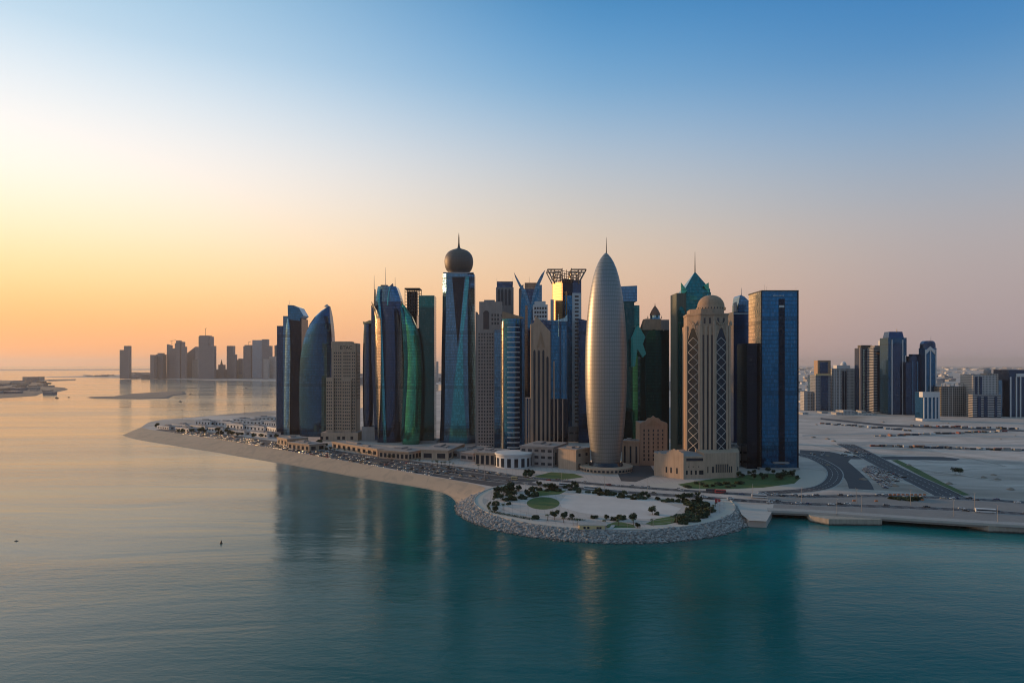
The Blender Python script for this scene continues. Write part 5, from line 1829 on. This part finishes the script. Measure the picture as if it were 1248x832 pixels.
# ------------------------------------------------------------------ vehicles
PAINT = {'white': (.72, .72, .70), 'silver': (.42, .43, .44), 'black': (.02, .02, .022), 'grey': (.13, .13, .14), 'red': (.34, .03, .03), 'blue': (.05, .08, .18), 'beige': (.45, .38, .28)}
for k, c in PAINT.items():
    M['car_' + k] = plain('car_paint_' + k, c, .25, .15, .05)


def car_mb(bx=4.6, by=1.85, mats=(0, 1, 2)):
    mb = MB()
    h, w = bx / 2, by / 2
    r4 = lambda x0, x1, y, z: [(x0, -y, z), (x1, -y, z), (x1, y, z), (x0, y, z)]
    mb.loft([r4(-h, h, w * .94, .32), r4(-h * 1.0, h * 1.0, w, .6), r4(-h * .97, h * .96, w * .96, .88)], mats[0], True, False)
    mb.loft([r4(-h * .82, h * .42, w * .9, .88), r4(-h * .6, h * .14, w * .76, 1.42)], mats[1], True, False, mats[0])
    for sx in (-.62, .62):
        for s in (-1, 1):
            n = 8
            ca, cb = [], []
            for i in range(n):
                a = 2 * math.pi * i / n
                ca.append((h * sx + .33 * math.cos(a), s * w * .82, .33 + .33 * math.sin(a)))
                cb.append((h * sx + .33 * math.cos(a), s * (w + .02), .33 + .33 * math.sin(a)))
            mb.loft([ca, cb] if s < 0 else [ca[::-1], cb[::-1]], mats[2], True, False)
    return mb


CARS = {}
def car(col, x, y, rz, label, group, z=L + .09):
    if col not in CARS:
        o = CARS[col] = car_mb().build('parked_car', [M['car_' + col], M['pane'], M['tyre']])
    else:
        o = link_copy(CARS[col])
    o.location = (x, y, z)
    o.rotation_euler.z = rz
    tag(o, label, 'car', group)
    return o


COLS = ['white'] * 9 + ['silver'] * 4 + ['black'] * 4 + ['grey'] * 4 + ['red'] + ['blue'] + ['beige']
cars = []
lo = [(212, 527.6), (268, 535.7), (324, 545), (380, 554.9), (440, 565.4), (500, 576.3), (556, 585.8)]
up = [(222, 523), (272, 529.5), (330, 538), (400, 549), (450, 556), (500, 563), (560, 571)]
LO, UP = smooth_line([gp(*p) for p in lo], 8), smooth_line([gp(*p) for p in up], 8)
zones = [(.10, 'seaward row beside the beach'), (.34, 'second row from the beach'), (.58, 'third row from the beach'), (.86, 'landward row by the arcades')]
for t, zn in zones:
    line = [(a[0] + (c[0] - a[0]) * t, a[1] + (c[1] - a[1]) * t) for a, c in zip(LO, UP)]
    acc = 0
    for p, q_ in zip(line, line[1:]):
        d = math.dist(p, q_)
        ang = math.atan2(q_[1] - p[1], q_[0] - p[0])
        n = int(d / 3.0)
        for i in range(n):
            if rnd.random() > (.62 if (acc // 9) % 3 else .25):
                acc += 1
                continue
            acc += 1
            f = (i + .5) / n
            cars.append((rnd.choice(COLS), p[0] + (q_[0] - p[0]) * f, p[1] + (q_[1] - p[1]) * f, ang + R(90) + rnd.choice((0, math.pi)) + rnd.gauss(0, .04), 'waterfront car park, in the ' + zn, 'cars in the waterfront car park'))
for line, zn, dirn in ((sea_line, 'seaward lanes of the main road', 0), (land_line, 'landward lanes of the main road', math.pi)):
    for p, q_ in zip(line, line[1:]):
        if q_[0] - p[0] <= 0 or p[0] > 420:
            continue
        for k in range(2):
            if rnd.random() < .34:
                f, o_ = rnd.random(), rnd.choice((-4, 0, 4))
                ang = math.atan2(q_[1] - p[1], q_[0] - p[0])
                cars.append((rnd.choice(COLS), p[0] + (q_[0] - p[0]) * f - math.sin(ang) * o_, p[1] + (q_[1] - p[1]) * f + math.cos(ang) * o_, ang + dirn, zn, 'cars on the main road'))
for r_ in range(6):
    a, c = (1052 + r_ * 1.5, 572 - r_ * .9), (1080 + r_ * 4.6, 595 - r_ * 2.6)
    A, C2 = gp(*a), gp(*c)
    n = int(math.dist(A, C2) / 3.6)
    for i in range(n):
        if rnd.random() < .72:
            f = (i + .5) / n
            cars.append((rnd.choice(COLS[5:]), A[0] + (C2[0] - A[0]) * f, A[1] + (C2[1] - A[1]) * f, math.atan2(C2[1] - A[1], C2[0] - A[0]) + R(90), 'sandy car park beside the right-hand road', 'cars in the sandy car park'))
for _ in range(26):
    px, py = rnd.uniform(985, 1075), rnd.uniform(549, 557)
    x, y = gp(px, py)
    cars.append((rnd.choice(COLS), x, y, rnd.uniform(0, 6.28), 'dusty yard behind the blue box tower', 'cars in the dusty yard'))
cars.sort(key=lambda c: c[2])
for c in cars[:298]:
    car(c[0], c[1], c[2], c[3], f'{c[0]} car ' + ('driving on the ' if 'lanes' in c[4] else 'parked in the ') + c[4], c[5])
rest = cars[298:]
if rest:
    keys = list(PAINT)
    mb = MB()
    for c in rest:
        one = car_mb(mats=(keys.index(c[0]), len(keys), len(keys) + 1))
        i0 = len(mb.v)
        ca, sa = math.cos(c[3]), math.sin(c[3])
        mb.v += [(c[1] + x * ca - y * sa, c[2] + x * sa + y * ca, z + L + .05) for x, y, z in one.v]
        mb.f += [tuple(i0 + i for i in f) for f in one.f]
        mb.m += one.m
        mb.uv += one.uv
        mb.sm += one.sm
    tag(mb.build('far_parked_cars', [M['car_' + k] for k in keys] + [M['pane'], M['tyre']]), kind='stuff')


def bus(label, px, py, ang, ln=12, col='car_white', cat='bus'):
    x, y = gp(px, py)
    o = empty(cat.replace(' ', '_'), (x, y, L + .1), label, cat, None, ang)
    mb = MB()
    mb.box(-ln / 2, ln / 2, -1.25, 1.25, .4, 3.0, bottom=True)
    mb.build('body', M[col], o)
    mb = MB()
    mb.box(-ln / 2 + .5, ln / 2 - .2, -1.28, -1.2, 1.5, 2.4)
    mb.box(-ln / 2 + .5, ln / 2 - .2, 1.2, 1.28, 1.5, 2.4)
    mb.box(ln / 2 - .05, ln / 2 + .03, -1.1, 1.1, 1.3, 2.6)
    mb.build('window_band', M['pane'], o)
    w0 = None
    for sx in (-.32, .34):
        for s in (-1, 1):
            if w0 is None:
                m = MB()
                m.tube((0, -.18, 0), (0, .18, 0), .5, .5, 10)
                w0 = w = m.build('wheel', M['tyre'], o)
            else:
                w = link_copy(w0, o)
            w.location = (sx * ln, s * 1.15, .5)
    return o
bus('white bus driving along the bridge near the right edge', 1201, 624.5, R(-16), 13)
bus('white bus on the main road right of the round plaza', 925, 606.5, R(-14), 12)
bus('white bus on the road behind the left plaza lawn', 720, 596.5, R(-20), 12)
bus('long white coach on the road left of the first plaza bus', 690, 592.5, R(-22), 13)
bus('red lorry parked on the verge before the lawn of the podium', 878, 601, R(-12), 9, 'red', 'lorry')
bus('dark lorry just left of the red one on the verge', 866, 599.6, R(-12), 8, 'car_grey', 'lorry')
bus('yellow lorry at the start of the main road beside the beach', 627, 584.5, R(-22), 6, 'yellow', 'lorry')

# site containers and sheds on the sandy field
cc = 0
SITE = None
ch = {'grey': 'conc', 'white': 'white', 'red': 'redbox', 'dark': 'bluebox', 'rusty': 'rust', 'black': 'darkmetal'}
M['redbox'] = plain('dull_red_steel', (.20, .05, .045), .6, 0, .3, .4)
M['bluebox'] = plain('dark_blue_steel', (.045, .06, .085), .6, 0, .3, .4)
protos = {}
for x0, x1, y0, y1, n, where in ((1062, 1248, 543.5, 549.5, 46, 'in the long line across the sandy field'), (1066, 1225, 532, 526, 34, 'in the back line near the district towers'), (1000, 1110, 516, 525, 26, 'along the dirt track before the tall towers'), (1110, 1240, 519, 523, 22, 'beside the track before the domed white block')):
    for i in range(n):
        f = (i + rnd.random()) / n
        k = rnd.choice(list(ch) + ['dark', 'grey', 'black', 'dark', 'black', 'grey'])
        x, y = gp(x0 + (x1 - x0) * f, y0 + (y1 - y0) * f + rnd.uniform(-.5, .5))
        if k not in protos:
            m = MB()
            m.box(-4, 4, -1.3, 1.3, .15, 2.8, bottom=True)
            for q_ in range(14):
                m.box(-3.9 + q_ * .58, -3.65 + q_ * .58, -1.36, -1.3, .3, 2.7)
            m.box(-4.06, -3.9, -1.38, 1.38, .1, 2.9)
            m.box(3.9, 4.06, -1.38, 1.38, .1, 2.9)
            o = protos[k] = m.build('site_container', M[ch[k]])
        else:
            o = link_copy(protos[k])
        s = rnd.uniform(.6, 1.15)
        o.location = (x, y, L)
        o.scale = (s, s, s)
        o.rotation_euler.z = rnd.choice((0, .1, -.1, 1.5))
        tag(o, f'{k} site container ' + where, 'container', 'site containers on the sandy field')

# street lamps along the main road and bridge
def lamp(label, group):
    o = empty('street_lamp', (0, 0, 0), label, 'street lamp', group)
    mb = MB()
    mb.tube((0, 0, 0), (0, 0, 11.5), .2, .11, 8)
    mb.build('pole', M['metal'], o)
    for s in (-1, 1):
        mb = MB()
        mb.tube((0, 0, 11.3), (0, s * 2.4, 12.1), .09, .07, 6)
        a = mb.build('arm', M['metal'], o)
        mb = MB()
        mb.box(-.16, .16, s * 2.4 - .5, s * 2.4 + .5, 11.98, 12.18, bottom=True)
        mb.build('lamp_head', M['conc'], a)
    return o
LP = lamp('grey double-armed street lamp beside the bridge road', 'street lamps along the main road')
first = True
mid_line = [((a[0]), a[1]) for a in sea_line]
acc = 0
for p, q_ in zip(sea_line, sea_line[1:]):
    acc += math.dist(p, q_)
    if acc > 36 and p[0] < 430:
        acc = 0
        ang = math.atan2(q_[1] - p[1], q_[0] - p[0])
        loc = (p[0] - math.sin(ang) * 8.5, p[1] + math.cos(ang) * 8.5, L)
        lb = 'grey double-armed street lamp ' + ('on the bridge median' if p[0] > 176 else 'on the median behind the round plaza' if p[0] > -20 else 'on the median beside the beach')
        if first:
            LP.location, LP.rotation_euler.z, first = loc, ang, False
            LP['label'] = lb
        else:
            copy_tree(LP, loc, ang, 1, lb, 'street lamps along the main road')
sp_ = [(1020, 627.5, 'on the seaward sidewalk, first on the bridge from the quay'), (1050, 623, 'on the seaward sidewalk above the middle of the pale pier'), (1162, 629, 'on the seaward sidewalk left of the white bus on the bridge'), (1216, 636, 'on the seaward sidewalk right of the white bus on the bridge')]
for px, py, wd in sp_:
    x, y = gp(px, py)
    copy_tree(LP, (x, y, L), R(-15), 1.0, 'tall street lamp ' + wd, 'sidewalk lamps of the bridge')

for i, a in enumerate(range(196, 344, 11)):
    p_ = ring(95.5, a)
    copy_tree(LP, (*p_, L), R(a), .5, 'short lamp post on the ' + ('left' if a < 245 else 'front' if a < 295 else 'right') + ' curve of the plaza promenade', 'lamp posts of the plaza promenade')
for i, a in enumerate(range(190, 350, 8)):
    p_ = ring(90.5 + rnd.uniform(-1.5, 1.5), a + rnd.uniform(-2, 2))
    if rnd.random() < .8:
        copy_tree(PALM, (*p_, L), rnd.uniform(0, 6), rnd.uniform(.5, .75), 'young palm inside the ' + ('left' if a < 245 else 'front' if a < 295 else 'right') + ' curve of the plaza promenade', 'young palms of the plaza')
mo = None
for i in range(20):
    px, py = rnd.uniform(990, 1240), rnd.choice((rnd.uniform(514, 540), rnd.uniform(552, 598)))
    if mo is None:
        m = MB()
        m.lathe([(2.6, -.1), (2.2, .5), (1.3, 1.1), (.4, 1.5)], 0, 0, 10)
        for j, v in enumerate(m.v):
            m.v[j] = (v[0] * (1 + .25 * math.sin(j * 2.1)), v[1] * (1 + .25 * math.cos(j * 1.7)), v[2])
        mo = o = m.build('earth_mound', M['rutdark'])
    else:
        o = link_copy(mo)
    s = rnd.uniform(.5, 1.3)
    o.location, o.scale, o.rotation_euler.z = (*gp(px, py), L), (s * 1.4, s, s), rnd.uniform(0, 6)
    tag(o, 'small heap of spoil dumped on the empty sandy field', 'mound', 'spoil heaps on the sandy field')

# red sign panels on the promenade, barriers, buoys and boats
x, y = gp(872, 616)
sg = empty('promenade_sign', (x, y, L), 'red and white sign panels on posts at the right end of the plaza promenade', 'sign')
mb = MB()
for px_ in (0, 3.4):
    mb.tube((px_, 0, 0), (px_, 0, 5.6), .14)
mb.build('post', M['metal'], sg)
mb = MB(); mb.box(-.4, 1.6, -.15, .1, 2.4, 5.6, bottom=True); mb.build('panel', M['red'], sg)
mb = MB(); mb.box(2.0, 3.8, -.15, .1, 3.0, 5.2, bottom=True); mb.build('panel', M['red'], sg)
mb = MB(); mb.box(-.6, 4.0, -.2, .15, 1.6, 2.3, bottom=True); mb.build('panel', M['white'], sg)
br0 = None
for i, (px, py) in enumerate([(1085 + k * 5.2, 603.2) for k in range(9)] + [(1041, 610.5), (1068, 610.8), (1124, 609.5)]):
    m = MB()
    m.prism([(-1.2, -.35), (1.2, -.35), (1.2, .35), (-1.2, .35)], 0, .5)
    m.prism([(-1.1, -.14), (1.1, -.14), (1.1, .14), (-1.1, .14)], .5, 1.1)
    o = m.build('road_barrier', M['orange']) if br0 is None else link_copy(br0)
    br0 = br0 or o
    o.location = (*gp(px, py), L + .05)
    tag(o, 'orange plastic road barrier on the bridge approach' if i < 9 else 'lone orange barrier on the bridge median', 'barrier', 'orange road barriers')
x, y = gp(269.5, 662, 0)
bo = empty('buoy', (x, y, 0), 'dark conical buoy floating alone on the calm left foreground water', 'buoy')
mb = MB(); mb.lathe([(.3, -.4), (.85, 0), (.85, .35), (.3, .5)], 0, 0, 14, smooth=False); mb.build('float', M['darkmetal'], bo)
mb = MB(); mb.lathe([(.62, .5), (.4, 1.3), (.2, 2.0), (.05, 2.3)], 0, 0, 12, smooth=False); mb.build('tower', M['darkmetal'], bo)
for px, py, s, wd in ((69.5, 485, 1.6, 'off the tip of the left island'), (84, 484.2, 1.0, 'right of the island point'), (220, 489.5, 1.3, 'right of the sandbar end'), (232, 480.5, 1.2, 'just off the right end of the sandbar'), (156, 464.8, 2.0, 'under the slim twin slabs across the bay'), (300, 473, 1.4, 'below the right part of the hazy skyline'), (20, 659, .25, 'far left in the foreground water')):
    x, y = gp(px, py, 0)
    o = empty('small_boat', (x, y, 0), 'small dark boat on the water ' + wd, 'boat', None, rnd.uniform(-.4, .4))
    mb = MB()
    k = s * 1.3
    mb.loft([[(-3 * k, -.8 * k, -.2), (2 * k, -.8 * k, -.2), (3 * k, 0, -.2), (2 * k, .8 * k, -.2), (-3 * k, .8 * k, -.2)], [(-3.1 * k, -1 * k, .9 * k), (2.2 * k, -1 * k, .9 * k), (3.8 * k, 0, 1.1 * k), (2.2 * k, 1 * k, .9 * k), (-3.1 * k, 1 * k, .9 * k)]], 0, True, False)
    mb.build('hull', M['darkmetal'], o)
    mb = MB(); mb.box(-1.2 * k, .8 * k, -.6 * k, .6 * k, .9 * k, 1.9 * k); mb.build('cabin', M['grey'], o)
for px, py, top, wd in ((222, 511.5, 500, 'leftmost of the masts behind the spit'), (298, 505, 497, 'mast right of centre behind the spit'),):
    x, y = gp(px, py)
    o = empty('light_mast', (x, y, L), 'slender light mast, ' + wd, 'mast')
    h = wz(top, y) - L
    mb = MB(); mb.tube((0, 0, 0), (0, 0, h), .25, .15); mb.build('pole', M['darkmetal'], o)
    mb = MB(); mb.box(-1.2, 1.2, -.3, .3, h, h + .8, bottom=True); mb.build('lamp_head', M['darkmetal'], o)
